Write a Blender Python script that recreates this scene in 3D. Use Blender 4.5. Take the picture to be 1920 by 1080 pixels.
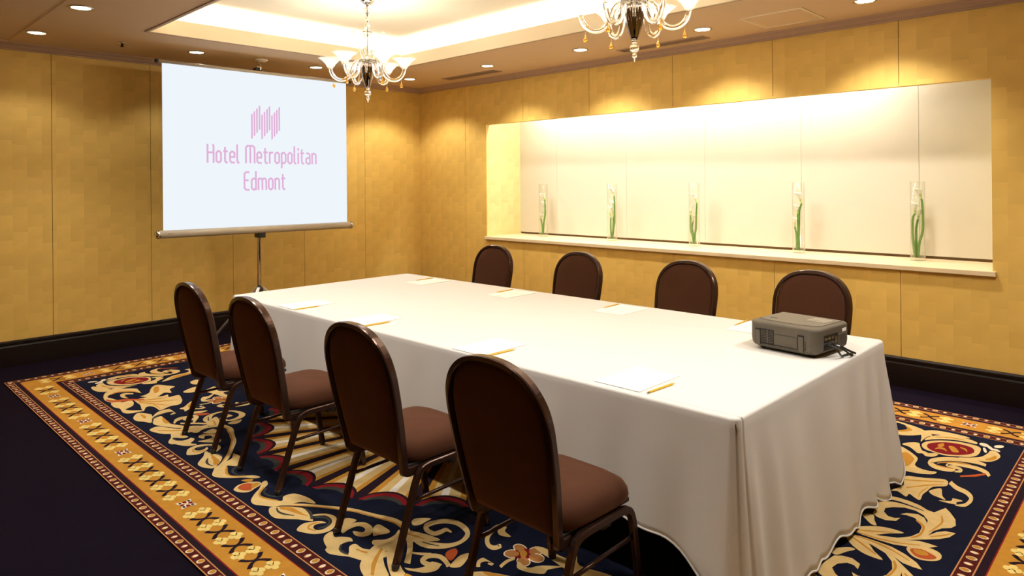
import bpy, bmesh, math, random
from mathutils import Vector, Matrix
from mathutils.geometry import tessellate_polygon
random.seed(7)
for _o in list(bpy.data.objects): bpy.data.objects.remove(_o, do_unlink=True)
SC = bpy.context.scene
COL = SC.collection
PI = math.pi
V = Vector

# ------------------------------------------------------------------ camera
# room frame: corner of the two visible walls at the origin, screen wall is x = 0, niche wall is y = 0, z up
cam_d = bpy.data.cameras.new('camera'); cam = bpy.data.objects.new('camera', cam_d); COL.objects.link(cam)
cam_d.sensor_fit = 'HORIZONTAL'; cam_d.sensor_width = 36.0
cam_d.lens = 1296.91/1920*36; cam_d.shift_y = (340.916-540)/1920
cam_d.clip_start = 0.05; cam_d.clip_end = 60
_yaw, _pit, _rol = 0.7999, 0.0006, -0.0088
_fw = V((-math.cos(_yaw)*math.cos(_pit), math.sin(_yaw)*math.cos(_pit), math.sin(_pit)))
_r = _fw.cross(V((0, 0, 1))).normalized(); _u = _r.cross(_fw)
_r2 = _r*math.cos(_rol)+_u*math.sin(_rol); _u2 = -_r*math.sin(_rol)+_u*math.cos(_rol)
_m = Matrix((_r2, _u2, -_fw)).transposed().to_4x4(); _m.translation = V((7.0287, -5.5426, 1.5))
cam.matrix_world = _m
SC.camera = cam

# ------------------------------------------------------------------ world, exposure
wd = bpy.data.worlds.new('world'); SC.world = wd; wd.use_nodes = True
wd.node_tree.nodes['Background'].inputs[0].default_value = (1.0, 0.85, 0.65, 1)
wd.node_tree.nodes['Background'].inputs[1].default_value = 0.02
SC.view_settings.view_transform = 'Standard'; SC.view_settings.look = 'None'
SC.view_settings.gamma = 1.0; SC.view_settings.use_curve_mapping = False
SC.view_settings.exposure = 0.22
DOWNLIGHT_W = 40.0      # each recessed downlight
COVE_E = 30.0           # cove strip emission
NICHE_E = 125.0          # tubes above the display niche
CANDLE_W = 3.4          # each chandelier bulb
WARM = (1.0, 0.95, 0.87)

# ------------------------------------------------------------------ materials
MATS = {}
def mat(name, col, rough=0.5, metal=0.0, spec=0.5, **k):
    if name in MATS: return MATS[name]
    m = bpy.data.materials.new(name); m.use_nodes = True; MATS[name] = m
    b = m.node_tree.nodes['Principled BSDF']
    b.inputs['Base Color'].default_value = (*col, 1); b.inputs['Roughness'].default_value = rough
    b.inputs['Metallic'].default_value = metal; b.inputs['Specular IOR Level'].default_value = spec
    for kk, vv in k.items():
        b.inputs[kk.replace('_', ' ')].default_value = vv
    return m
def nodes(m): return m.node_tree.nodes, m.node_tree.links, m.node_tree.nodes['Principled BSDF']
def noisy(name, col, rough=0.6, scale=30, amt=0.25, bump=0.0, bscale=200, detail=3, stretch=None, **k):
    """principled with fine colour noise and relief"""
    if name in MATS: return MATS[name]
    m = mat(name, col, rough, **k); N, L, b = nodes(m)
    tc = N.new('ShaderNodeTexCoord'); src = tc.outputs['Object']
    if stretch:
        mp = N.new('ShaderNodeMapping'); mp.inputs['Scale'].default_value = stretch
        L.new(src, mp.inputs[0]); src = mp.outputs[0]
    nz = N.new('ShaderNodeTexNoise'); nz.inputs['Scale'].default_value = scale; nz.inputs['Detail'].default_value = detail
    L.new(src, nz.inputs['Vector'])
    mx = N.new('ShaderNodeMix'); mx.data_type = 'RGBA'
    mx.inputs[6].default_value = (*[c*(1-amt) for c in col], 1); mx.inputs[7].default_value = (*[min(1, c*(1+amt)) for c in col], 1)
    L.new(nz.outputs['Fac'], mx.inputs[0]); L.new(mx.outputs[2], b.inputs['Base Color'])
    if bump:
        n2 = N.new('ShaderNodeTexNoise'); n2.inputs['Scale'].default_value = bscale; L.new(src, n2.inputs['Vector'])
        bp = N.new('ShaderNodeBump'); bp.inputs['Strength'].default_value = bump; bp.inputs['Distance'].default_value = 0.002
        L.new(n2.outputs['Fac'], bp.inputs['Height']); L.new(bp.outputs[0], b.inputs['Normal'])
    return m
def emit(name, col, s):
    if name in MATS: return MATS[name]
    m = bpy.data.materials.new(name); m.use_nodes = True; MATS[name] = m
    N = m.node_tree.nodes; N.clear()
    e = N.new('ShaderNodeEmission'); e.inputs[0].default_value = (*col, 1); e.inputs[1].default_value = s
    o = N.new('ShaderNodeOutputMaterial'); m.node_tree.links.new(e.outputs[0], o.inputs[0])
    return m
def thin_glass(name, tint, gloss=0.10):
    m = bpy.data.materials.new(name); m.use_nodes = True; MATS[name] = m
    N = m.node_tree.nodes; L = m.node_tree.links; N.clear()
    t = N.new('ShaderNodeBsdfTransparent'); t.inputs[0].default_value = (*tint, 1)
    g = N.new('ShaderNodeBsdfGlossy'); g.inputs['Roughness'].default_value = 0.03
    lw = N.new('ShaderNodeLayerWeight'); lw.inputs[0].default_value = 0.5
    pw_ = N.new('ShaderNodeMath'); pw_.operation = 'POWER'; L.new(lw.outputs['Facing'], pw_.inputs[0]); pw_.inputs[1].default_value = 4.0
    f = N.new('ShaderNodeMath'); f.operation = 'MULTIPLY_ADD'; L.new(pw_.outputs[0], f.inputs[0]); f.inputs[1].default_value = 0.6; f.inputs[2].default_value = 0.03
    x = N.new('ShaderNodeMixShader'); o = N.new('ShaderNodeOutputMaterial')
    L.new(f.outputs[0], x.inputs[0]); L.new(t.outputs[0], x.inputs[1]); L.new(g.outputs[0], x.inputs[2]); L.new(x.outputs[0], o.inputs[0])
    return m
def wallpaper(name, col, var=0.13, cell=0.105):
    """patchwork wallpaper: squares of slightly different tone, each with its own grain direction"""
    m = mat(name, col, 0.55, 0, 0.3); N, L, b = nodes(m)
    tc = N.new('ShaderNodeTexCoord'); sp = N.new('ShaderNodeSeparateXYZ'); L.new(tc.outputs['Object'], sp.inputs[0])
    def mth(op, a, c, cl=False):
        n = N.new('ShaderNodeMath'); n.operation = op
        for i, q in ((0, a), (1, c)):
            if q is None: continue
            if isinstance(q, (int, float)): n.inputs[i].default_value = q
            else: L.new(q, n.inputs[i])
        n.use_clamp = cl
        return n.outputs[0]
    u = mth('ADD', sp.outputs[0], sp.outputs[1]); u = mth('DIVIDE', u, cell); v = mth('DIVIDE', sp.outputs[2], cell)
    fu = mth('FLOOR', u, None)
    off = mth('MODULO', mth('ABSOLUTE', fu, None), 2.0); v = mth('ADD', v, mth('MULTIPLY', off, 0.37))
    fv = mth('FLOOR', v, None)
    ru = mth('SUBTRACT', u, fu); rv = mth('SUBTRACT', v, fv)
    cb = N.new('ShaderNodeCombineXYZ'); L.new(fu, cb.inputs[0]); L.new(fv, cb.inputs[1])
    wn = N.new('ShaderNodeTexWhiteNoise'); wn.noise_dimensions = '3D'; L.new(cb.outputs[0], wn.inputs['Vector'])
    ck = mth('MODULO', mth('ABSOLUTE', mth('ADD', fu, fv), None), 2.0)
    g1 = mth('MULTIPLY', mth('SUBTRACT', ru, 0.5), ck); g2 = mth('MULTIPLY', mth('SUBTRACT', rv, 0.5), mth('SUBTRACT', 1.0, ck))
    grad = mth('MULTIPLY', mth('ADD', g1, g2), 0.42)
    nz = N.new('ShaderNodeTexNoise'); nz.inputs['Scale'].default_value = 14; nz.inputs['Detail'].default_value = 4; L.new(tc.outputs['Object'], nz.inputs['Vector'])
    f = mth('ADD', mth('MULTIPLY', wn.outputs['Value'], 0.55), mth('MULTIPLY', nz.outputs['Fac'], 0.45)); f = mth('ADD', f, grad, True)
    mx = N.new('ShaderNodeMix'); mx.data_type = 'RGBA'; L.new(f, mx.inputs[0])
    mx.inputs[6].default_value = (col[0]*(1-var), col[1]*(1-var*1.15), col[2]*(1-var*1.4), 1)
    mx.inputs[7].default_value = (min(1, col[0]*(1+var)), min(1, col[1]*(1+var*1.1)), min(1, col[2]*(1+var*1.2)), 1)
    L.new(mx.outputs[2], b.inputs['Base Color'])
    bp = N.new('ShaderNodeBump'); bp.inputs['Strength'].default_value = 0.12; bp.inputs['Distance'].default_value = 0.001
    L.new(f, bp.inputs['Height']); L.new(bp.outputs[0], b.inputs['Normal'])
    return m

M_WALL = wallpaper('gold_wallpaper', (0.71, 0.460, 0.112), 0.085)
M_SEAM = mat('seam_dark', (0.16, 0.09, 0.03), 0.8)
M_NICHE = noisy('niche_cream', (0.61, 0.56, 0.44), 0.6, 6, 0.03)
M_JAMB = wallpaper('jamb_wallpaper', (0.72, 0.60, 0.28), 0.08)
M_SILL = noisy('sill_maple', (0.74, 0.58, 0.36), 0.35, 8, 0.12, stretch=(0.6, 14, 14))
M_BASE = noisy('baseboard_dark', (0.0075, 0.0028, 0.0022), 0.42, 20, 0.2, spec=0.3)
M_CARPET = noisy('carpet_purple', (0.0046, 0.0014, 0.0078), 0.95, 9, 0.35, 0.6, 500, spec=0.1)
M_CEIL = noisy('ceiling_paint', (0.66, 0.47, 0.29), 0.8, 3, 0.02)
M_CROWN = noisy('crown_paint', (0.42, 0.27, 0.18), 0.6, 10, 0.05)
M_TRAY = noisy('tray_cream', (0.86, 0.80, 0.66), 0.7, 4, 0.02)
M_RISER = noisy('riser_beige', (0.66, 0.54, 0.37), 0.7, 4, 0.02)
M_CLOTH = noisy('white_cloth', (0.715, 0.695, 0.67), 0.85, 60, 0.015, 0.15, 900, spec=0.15)
M_FRAME = noisy('bronze_frame', (0.060, 0.028, 0.019), 0.24, 30, 0.15, metal=0.6)
M_VELVET = noisy('brown_velvet', (0.066, 0.0235, 0.0112), 0.85, 5, 0.22, 0.2, 600, spec=0.15, Sheen_Weight=0.30, Sheen_Roughness=0.4, Sheen_Tint=(0.70, 0.33, 0.18, 1))
M_CHROME = mat('chrome', (0.75, 0.74, 0.72), 0.12, 1.0)
M_BLACK = mat('black_plastic', (0.012, 0.011, 0.010), 0.45)
M_PAPER = mat('paper_white', (0.93, 0.91, 0.86), 0.7)
M_GLASS = mat('clear_glass', (1.0, 0.98, 0.95), 0.02, 0, 0.5, Transmission_Weight=1.0, IOR=1.46)
M_THIN = thin_glass('vase_glass', (0.975, 0.985, 0.97))
M_CUP = thin_glass('cup_glass', (0.93, 0.93, 0.91))
def _frost():
    N = M_CUP.node_tree.nodes; L = M_CUP.node_tree.links
    out = [n for n in N if n.type == 'OUTPUT_MATERIAL'][0]; src = out.inputs[0].links[0].from_socket
    tl = N.new('ShaderNodeBsdfTranslucent'); tl.inputs[0].default_value = (0.95, 0.92, 0.86, 1)
    mx = N.new('ShaderNodeMixShader'); mx.inputs[0].default_value = 0.07
    L.new(src, mx.inputs[1]); L.new(tl.outputs[0], mx.inputs[2]); L.new(mx.outputs[0], out.inputs[0])
_frost()
M_MIRROR = mat('smoked_mirror', (0.30, 0.25, 0.23), 0.06, 1.0)
M_AMBER = mat('amber_glass', (1.0, 0.58, 0.10), 0.04, 0, 0.5, Transmission_Weight=0.85, IOR=1.46)
E_BULB = emit('bulb_glow', (1.0, 0.86, 0.62), 60.0)
E_DOWN = emit('downlight_glow', (1.0, 0.90, 0.72), 14.0)
E_COVE = emit('cove_glow', (1.0, 0.98, 0.95), COVE_E)
E_TUBE = emit('tube_glow', (1.0, 0.98, 0.92), NICHE_E)

# ------------------------------------------------------------------ mesh helpers
class MB:
    """collects shapes into one mesh"""
    def __init__(s): s.v = []; s.f = []; s.mi = []; s.sm = []
    def add(s, vs, fs, mi=0, smooth=False):
        o = len(s.v); s.v += [tuple(q) for q in vs]
        for f in fs: s.f.append([o+i for i in f]); s.mi.append(mi); s.sm.append(smooth)
        return s
    def box(s, x0, x1, y0, y1, z0, z1, mi=0):
        vs = [(x, y, z) for z in (z0, z1) for y in (y0, y1) for x in (x0, x1)]
        return s.add(vs, [(0, 2, 3, 1), (4, 5, 7, 6), (0, 1, 5, 4), (2, 6, 7, 3), (0, 4, 6, 2), (1, 3, 7, 5)], mi)
    def rbox(s, x0, x1, y0, y1, z0, z1, r=0.005, seg=2, mi=0):
        bm = bmesh.new()
        vs = [bm.verts.new((x, y, z)) for z in (z0, z1) for y in (y0, y1) for x in (x0, x1)]
        for f in [(0, 2, 3, 1), (4, 5, 7, 6), (0, 1, 5, 4), (2, 6, 7, 3), (0, 4, 6, 2), (1, 3, 7, 5)]: bm.faces.new([vs[i] for i in f])
        bmesh.ops.bevel(bm, geom=bm.edges[:], offset=r, segments=seg, affect='EDGES', profile=0.5)
        bm.verts.index_update()
        s.add([v.co[:] for v in bm.verts], [[v.index for v in f.verts] for f in bm.faces], mi); bm.free()
        return s
    def lathe(s, prof, c=(0, 0, 0), n=20, mi=0, lobes=0, amp=0.0, smooth=True):
        vs = []; fs = []
        for (r, z) in prof:
            for k in range(n):
                a = 2*PI*k/n; rr = r*(1+amp*math.cos(lobes*a)) if lobes else r
                vs.append((c[0]+rr*math.cos(a), c[1]+rr*math.sin(a), c[2]+z))
        for i in range(len(prof)-1):
            for k in range(n):
                k2 = (k+1) % n; fs.append((i*n+k, i*n+k2, (i+1)*n+k2, (i+1)*n+k))
        if prof[0][0] > 1e-6: fs.append(tuple(range(n))[::-1])
        if prof[-1][0] > 1e-6: fs.append(tuple((len(prof)-1)*n+k for k in range(n)))
        return s.add(vs, fs, mi, smooth)
    def shell(s, prof, c=(0, 0, 0), n=20, mi=0, lobes=0, amp=0.0):
        """open lathe without caps"""
        vs = []; fs = []
        for j, (r, z) in enumerate(prof):
            for k in range(n):
                a = 2*PI*k/n; am = amp*j/(len(prof)-1); rr = r*(1+am*math.cos(lobes*a)) if lobes else r
                vs.append((c[0]+rr*math.cos(a), c[1]+rr*math.sin(a), c[2]+z))
        for i in range(len(prof)-1):
            for k in range(n):
                k2 = (k+1) % n; fs.append((i*n+k, i*n+k2, (i+1)*n+k2, (i+1)*n+k))
        return s.add(vs, fs, mi, True)
    def sweep(s, path, w, d=None, n=8, square=False, up=(0, 0, 1), mi=0, cap=True, smooth=True):
        """tube or flat bar along a path; w, d half sizes (number or list per point); parallel transport frame"""
        P = [V(q) for q in path]; N = len(P)
        T = [(P[min(i+1, N-1)]-P[max(i-1, 0)]).normalized() for i in range(N)]
        a = V(up); a = (a-T[0]*a.dot(T[0]))
        if a.length < 1e-4: a = V((1, 0, 0)); a = a-T[0]*a.dot(T[0])
        a.normalize(); vs = []; fs = []
        W = w if isinstance(w, (list, tuple)) else [w]*N
        D = (d if isinstance(d, (list, tuple)) else [d]*N) if d is not None else W
        if square:
            q = 0.72; prof = [(1, q), (q, 1), (-q, 1), (-1, q), (-1, -q), (-q, -1), (q, -1), (1, -q)]
        else:
            prof = [(math.cos(2*PI*k/n), math.sin(2*PI*k/n)) for k in range(n)]
        m = len(prof)
        for i in range(N):
            a = (a-T[i]*a.dot(T[i])).normalized(); b = T[i].cross(a)
            for (ca, cb) in prof: vs.append(P[i]+a*(ca*D[i])+b*(cb*W[i]))
        for i in range(N-1):
            for k in range(m):
                k2 = (k+1) % m; fs.append((i*m+k, i*m+k2, (i+1)*m+k2, (i+1)*m+k))
        if cap: fs.append(tuple(range(m))[::-1]); fs.append(tuple((N-1)*m+k for k in range(m)))
        return s.add(vs, fs, mi, smooth and not square)
    def poly(s, pts, z, mi=0):
        """flat filled outline"""
        tri = tessellate_polygon([[V((q[0], q[1], 0)) for q in pts]])
        return s.add([(q[0], q[1], z) for q in pts], [t if _area(pts, t) > 0 else t[::-1] for t in tri], mi)
    def build(s, name, mats, parent=None, loc=None):
        me = bpy.data.meshes.new(name); me.from_pydata([tuple(q) for q in s.v], [], s.f)
        for m in (mats if isinstance(mats, (list, tuple)) else [mats]): me.materials.append(m)
        me.polygons.foreach_set('material_index', s.mi); me.polygons.foreach_set('use_smooth', s.sm); me.update()
        bm = bmesh.new(); bm.from_mesh(me)
        if not getattr(s, 'flat', False): bmesh.ops.recalc_face_normals(bm, faces=bm.faces[:])
        bm.to_mesh(me); bm.free()
        o = bpy.data.objects.new(name, me); COL.objects.link(o)
        if parent: o.parent = parent
        if loc: o.location = loc
        return o
def _area(p, t): a, b, c = (p[i] for i in t); return (b[0]-a[0])*(c[1]-a[1])-(b[1]-a[1])*(c[0]-a[0])
def spline(P, n=6, closed=False):
    P = [V(q) for q in P]; N = len(P); o = []
    g = (lambda k: P[k % N]) if closed else (lambda k: P[min(max(k, 0), N-1)])
    for i in (range(N) if closed else range(N-1)):
        a, b, c, d = g(i-1), g(i), g(i+1), g(i+2)
        for k in range(n):
            t = k/n; o.append(0.5*((2*b)+(c-a)*t+(2*a-5*b+4*c-d)*t*t+(3*b-a-3*c+d)*t**3))
    if not closed: o.append(P[-1])
    return o
def tag(o, label, cat, group=None):
    o['label'] = label; o['category'] = cat
    if group: o['group'] = group
    return o
def empty(name, loc=(0, 0, 0), rz=0.0, label=None, cat=None, group=None):
    o = bpy.data.objects.new(name, None); COL.objects.link(o); o.location = loc; o.rotation_euler = (0, 0, rz); o.empty_display_size = 0.1
    if label: tag(o, label, cat, group)
    return o
def struct(o): o['kind'] = 'structure'; return o
def copy_tree(o, parent=None):
    c = o.copy(); COL.objects.link(c); c.parent = parent
    for ch in [q for q in bpy.data.objects if q.parent == o]: copy_tree(ch, c)
    return c

# ------------------------------------------------------------------ room shell
RX, RY, H = 8.80, -7.2, 2.70          # far extents behind the camera, ceiling height
ZM = 2.643                            # underside of the crown moulding
NX0, NX1, NZ0, NZ1, ND = 1.2317, 6.109, 0.8429, 2.18, 0.57     # display niche
TX0, TX1, TY0, TY1, TZ = 1.25, 6.10, -3.655, -1.19, 2.95       # ceiling tray

floor = struct(MB().box(-0.2, RX+0.2, RY-0.2, 0.2, -0.12, 0.0).build('floor', M_CARPET))

# screen wall (x = 0) and its wallpapered panels
wl = struct(MB().box(-0.2, -0.012, RY, 0.0, 0, 3.2).build('wall_left', M_SEAM))
ys = [0.0, -0.831, -1.632, -2.438, -3.223, -4.021, -4.82, -5.62, -6.42, RY]
for a, b in zip(ys[:-1], ys[1:]):
    MB().box(-0.012, 0.0, b+0.002, a-(0.002 if a < 0 else 0), 0.19, 2.70).build('wall_panel', M_WALL, wl)

# niche wall (y = 0)
wr = struct(MB().box(-0.2, NX0-0.03, 0.012, 0.2, 0, 3.2).box(NX1+0.03, RX, 0.012, 0.2, 0, 3.2)
            .box(NX0-0.03, NX1+0.03, 0.012, 0.2, 0, NZ0).box(NX0-0.03, NX1+0.03, 0.012, 0.06, NZ1, 3.2).build('wall_right', M_SEAM))
xs = [0.0, 0.875, 1.822, 2.736, 3.694, 4.624, 5.554, 6.48, 7.41, RX]
for a, b in zip(xs[:-1], xs[1:]):
    x0, x1 = a+(0.002 if a > 0 else 0), b-0.002
    if x1 <= NX0 or x0 >= NX1:
        MB().box(x0, x1, 0.0, 0.012, 0.19, 2.70).build('wall_panel', M_WALL, wr); continue
    m = MB(); p0, p1 = max(x0, NX0), min(x1, NX1)
    if x0 < NX0: m.box(x0, NX0, 0.0, 0.012, 0.19, 2.70)
    if x1 > NX1: m.box(NX1, x1, 0.0, 0.012, 0.19, 2.70)
    m.box(p0, p1, 0.0, 0.012, 0.19, NZ0); m.box(p0, p1, 0.0, 0.012, NZ1, 2.70)
    m.build('wall_panel', M_WALL, wr)
# walls behind the camera
struct(MB().box(RX, RX+0.2, RY, 0.2, 0, 3.2).build('wall_front', M_WALL))
struct(MB().box(-0.2, RX+0.2, RY-0.2, RY, 0, 3.2).build('wall_back', M_WALL))

# display niche: back panels with joints, papered jambs, lid, light slot above the lintel
wn = struct(MB().box(NX0-0.02, NX1+0.02, ND+0.012, ND+0.1, 0.80, 2.60).box(NX0, NX1, 0.06, ND+0.02, 2.56, 2.62).build('wall_niche', M_SEAM))
bx = [NX0, 1.818, 2.783, 3.696, 4.624, 5.540, NX1]
for a, b in zip(bx[:-1], bx[1:]):
    MB().box(a+0.0012, b-0.0012, ND, ND+0.012, 0.899, 2.56).build('back_panel', M_NICHE, wn)
MB().box(NX0-0.03, NX0, 0.0125, ND+0.01, NZ0, 2.56).build('jamb', M_JAMB, wn)
MB().box(NX1, NX1+0.03, 0.0125, ND+0.01, NZ0, 2.56).build('jamb', M_JAMB, wn)
MB().box(NX0, NX1, 0.06, ND, 2.548, 2.56).build('niche_top', M_TRAY, wn)
MB().box(NX0, NX1, 0.0, 0.06, NZ1-0.012, NZ1).build('lintel_edge', M_WALL, wn)
sill = struct(MB().rbox(NX0-0.012, NX1+0.022, -0.03, ND+0.005, NZ0, 0.878, 0.004).build('trim_3', M_SILL))

# skirting with a cap bead
def skirting(name, pts_fn, a, b):
    prof = [(0, 0), (0.026, 0), (0.026, 0.165), (0.022, 0.175), (0.022, 0.188), (0.03, 0.192), (0.03, 0.206), (0.018, 0.2146), (0, 0.2146)]
    m = MB(); n = len(prof)
    vs = [pts_fn(a, d, z) for d, z in prof]+[pts_fn(b, d, z) for d, z in prof]
    m.add(vs, [(i, (i+1) % n, n+(i+1) % n, n+i) for i in range(n)]+[tuple(range(n)), tuple(range(n, 2*n))[::-1]])
    return struct(m.build(name, M_BASE))
skirting('baseboard_left', lambda t, d, z: (d, t, z), RY, 0.0)
skirting('baseboard_right', lambda t, d, z: (t, -d, z), 0.0, RX)
def crown(name, pts_fn, a, b):
    prof = [(0, ZM), (0.016, ZM), (0.018, ZM+0.010), (0.030, ZM+0.014), (0.046, ZM+0.034), (0.066, ZM+0.048), (0.072, H), (0, H)]
    m = MB(); n = len(prof)
    vs = [pts_fn(a, d, z) for d, z in prof]+[pts_fn(b, d, z) for d, z in prof]
    m.add(vs, [(i, (i+1) % n, n+(i+1) % n, n+i) for i in range(n)]+[tuple(range(n)), tuple(range(n, 2*n))[::-1]])
    return struct(m.build(name, M_CROWN))
crown('trim_1', lambda t, d, z: (d, t, z), RY, 0.0)
crown('trim_2', lambda t, d, z: (t, -d, z), 0.0, RX)

# ceiling with the cove-lit tray
W = 0.24
ceil = struct(MB().box(-0.2, TX0, RY-0.2, 0.2, H, H+0.02).box(TX1, RX+0.2, RY-0.2, 0.2, H, H+0.02)
              .box(TX0, TX1, TY1, 0.012, H, H+0.02).box(TX0, TX1, RY-0.2, TY0, H, H+0.02).build('ceiling', M_CEIL))
def ring(x0, x1, y0, y1, t, z0, z1):
    """rectangular frame of thickness t just inside the given rectangle"""
    return MB().box(x0, x0+t, y0, y1, z0, z1).box(x1-t, x1, y0, y1, z0, z1).box(x0+t, x1-t, y0, y0+t, z0, z1).box(x0+t, x1-t, y1-t, y1, z0, z1)
ring(TX0, TX1, TY0, TY1, 0.018, H-0.004, H+0.118).build('tray_riser', M_RISER, ceil)
ring(TX0-0.014, TX1+0.014, TY0-0.014, TY1+0.014, 0.014, H-0.006, H+0.001).build('tray_shadow_line', M_CROWN, ceil)  # brown strip painted in for the thin shadow line of the reveal
ring(TX0-W, TX1+W, TY0-W, TY1+W, 0.02, H+0.02, TZ).build('tray_side', M_TRAY, ceil)
MB().box(TX0-W, TX1+W, TY0-W, TY1+W, TZ, TZ+0.03).build('tray_top', M_TRAY, ceil)
def cove(x0, x1, y0, y1, label):
    o = MB().box(x0, x1, y0, y1, H+0.035, H+0.05).build('cove_light', E_COVE); return tag(o, label, 'strip light', 'cove strips in the ceiling tray')
g = 0.14
cove(TX0-g, TX0-g+0.04, TY0, TY1, 'hidden warm strip light in the tray cove along the screen wall')
cove(TX1+g-0.04, TX1+g, TY0, TY1, 'hidden warm strip light in the tray cove away from the screen')
cove(TX0, TX1, TY1+g-0.04, TY1+g, 'hidden warm strip light in the tray cove along the niche wall')
cove(TX0, TX1, TY0-g, TY0-g+0.04, 'hidden warm strip light in the tray cove opposite the niche wall')

# ------------------------------------------------------------------ ceiling fittings
def downlight(x, y, label, energy=DOWNLIGHT_W, wash=False):
    t = empty('downlight', (x, y, H), 0, label, 'downlight', 'recessed downlights around the ceiling tray')
    MB().lathe([(0.075, -0.001), (0.076, -0.004), (0.070, -0.008), (0.062, -0.007), (0.060, 0.0)], n=28).build('trim_ring', M_CHROME, t)
    MB().lathe([(0.0, -0.006), (0.045, -0.0055), (0.059, -0.003), (0.059, 0.0)], n=28).build('lens', E_DOWN, t)
    ld = bpy.data.lights.new('spot', 'SPOT'); ld.energy = energy; ld.color = WARM
    ld.spot_size = math.radians(124); ld.spot_blend = 0.42; ld.shadow_soft_size = 0.045
    lo = bpy.data.objects.new('spot', ld); COL.objects.link(lo); lo.parent = t; lo.location = (0, 0, -0.03)
    if wash: ld.spot_size = math.radians(104); ld.spot_blend = 0.85; lo.rotation_euler = (math.radians(13), 0, 0)      # wall washer, aimed at the niche wall
    return t
for x, y, lb in [
    (0.64, -0.64, 'round downlight in the room corner between screen wall and niche wall'),
    (0.64, -1.84, 'round downlight above the right top corner of the projection screen'),
    (0.64, -3.04, 'round downlight above the left half of the projection screen'),
    (0.62, -4.25, 'round downlight beside the ceiling hatch near the screen wall'),
    (1.90, -0.61, 'round downlight by the small air grille near the corner'),
    (3.10, -0.59, 'round downlight above the niche between the two air grilles'),
    (4.30, -0.55, 'round downlight between the long air grille and square access panel'),
    (5.50, -0.55, 'round downlight above the niche past the square access panel'),
    (1.72, -4.22, 'second round downlight from the screen wall opposite the niche'),
    (2.92, -4.22, 'third round downlight from the screen wall opposite the niche'),
    (4.12, -4.22, 'fourth round downlight from the screen wall opposite the niche'),
    (5.32, -4.22, 'fifth round downlight from the screen wall opposite the niche'),
    (6.70, -1.84, 'added fill downlight out of view past the tray end, nearer the niche wall'),  # this pair is added out of view to brighten the cloth end
    (6.70, -3.04, 'added fill downlight out of view past the tray end, farther from the niche wall')]:
    # power set lamp by lamp to balance wall, cloth and table brightness
    downlight(x, y, lb, DOWNLIGHT_W*((1.15 if y > -1 else 0.60 if y > -2 else 0.32) if x < 0.7 else 1.50 if y < -4 else 1.95 if x > 6.5 else 2.00), 0.7 < x < 6 and y > -1)
def grille(x0, x1, y0, y1, label, n):
    t = empty('air_grille', ((x0+x1)/2, (y0+y1)/2, H), 0, label, 'air grille'); hx, hy = (x1-x0)/2, (y1-y0)/2
    ring(-hx, hx, -hy, hy, 0.012, -0.006, 0.0).build('frame', M_CROWN, t)
    MB().box(-hx+0.01, hx-0.01, -hy+0.01, hy-0.01, -0.0015, 0.0).build('backing', mat('grille_dark', (0.10, 0.065, 0.04), 0.7), t)
    for k in range(n):
        y = -hy+0.012+(2*hy-0.024)*(k+0.5)/n
        MB().box(-hx+0.012, hx-0.012, y-0.004, y+0.004, -0.005, -0.0012).build('slat', mat('grille_slat', (0.30, 0.20, 0.13), 0.6), t)
grille(0.91, 1.76, -0.395, -0.255, 'short slatted air grille in the ceiling near the room corner', 6)
grille(3.31, 4.18, -0.335, -0.20, 'long slatted air grille in the ceiling over the niche centre', 6)
def hatch(x0, x1, y0, y1, label, m):
    t = empty('ceiling_hatch', ((x0+x1)/2, (y0+y1)/2, H), 0, label, 'access panel'); hx, hy = (x1-x0)/2, (y1-y0)/2
    ring(-hx, hx, -hy, hy, 0.014, -0.005, 0.0).build('frame', m, t)
    ring(-hx+0.022, hx-0.022, -hy+0.022, hy-0.022, 0.006, -0.004, 0.0).build('inner_frame', m, t)
    MB().box(-hx+0.012, hx-0.012, -hy+0.012, hy-0.012, -0.002, 0.0).build('panel', M_CEIL, t)
hatch(4.67, 5.13, -0.68, -0.22, 'square access panel with pale frame in the ceiling above the niche', mat('pale_trim', (0.80, 0.68, 0.50), 0.5))
hatch(0.10, 2.6, -4.95, -4.33, 'long flush ceiling panel beside the downlight near the screen wall', M_CEIL)
# sprinkler and smoke detector
t = empty('sprinkler_head', (0.645, -3.652, H), 0, 'small metal sprinkler head between two ceiling downlights', 'sprinkler')
MB().lathe([(0.038, 0), (0.038, -0.006), (0.02, -0.012), (0.0, -0.012)], n=20).build('plate', M_CHROME, t)
MB().lathe([(0.009, -0.012), (0.009, -0.03), (0.016, -0.032), (0.016, -0.036), (0.0, -0.037)], n=14).build('nozzle', M_FRAME, t)
t = empty('smoke_detector', (0.668, -2.443, H), 0, 'flat round smoke detector on the ceiling above the screen centre', 'smoke detector')
MB().lathe([(0.06, 0), (0.06, -0.008), (0.05, -0.014)], n=28).build('base', M_TRAY, t)
MB().lathe([(0.045, -0.014), (0.04, -0.026), (0.0, -0.028)], n=28).build('sensor_cap', M_CEIL, t)

# tubes that light the niche from behind the lintel
for x, w in ((1.95, 'first'), (2.95, 'second'), (3.95, 'third'), (4.95, 'fourth')):
    t = empty('tube_lamp', (x+0.0, 0.20, 2.50), 0, w+' warm tube lamp from the room corner, hidden above the niche lintel', 'tube lamp', 'tube lamps above the niche')
    MB().box(-0.45, 0.45, -0.03, 0.03, 0.025, 0.047).build('housing', M_TRAY, t)
    MB().sweep([(-0.44, 0, 0), (0.44, 0, 0)], 0.014, n=12).build('tube', E_TUBE, t)
    for sx in (-1, 1): MB().box(sx*0.445-0.008, sx*0.445+0.008, -0.016, 0.016, -0.016, 0.028).build('tube_holder', M_TRAY, t)

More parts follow.
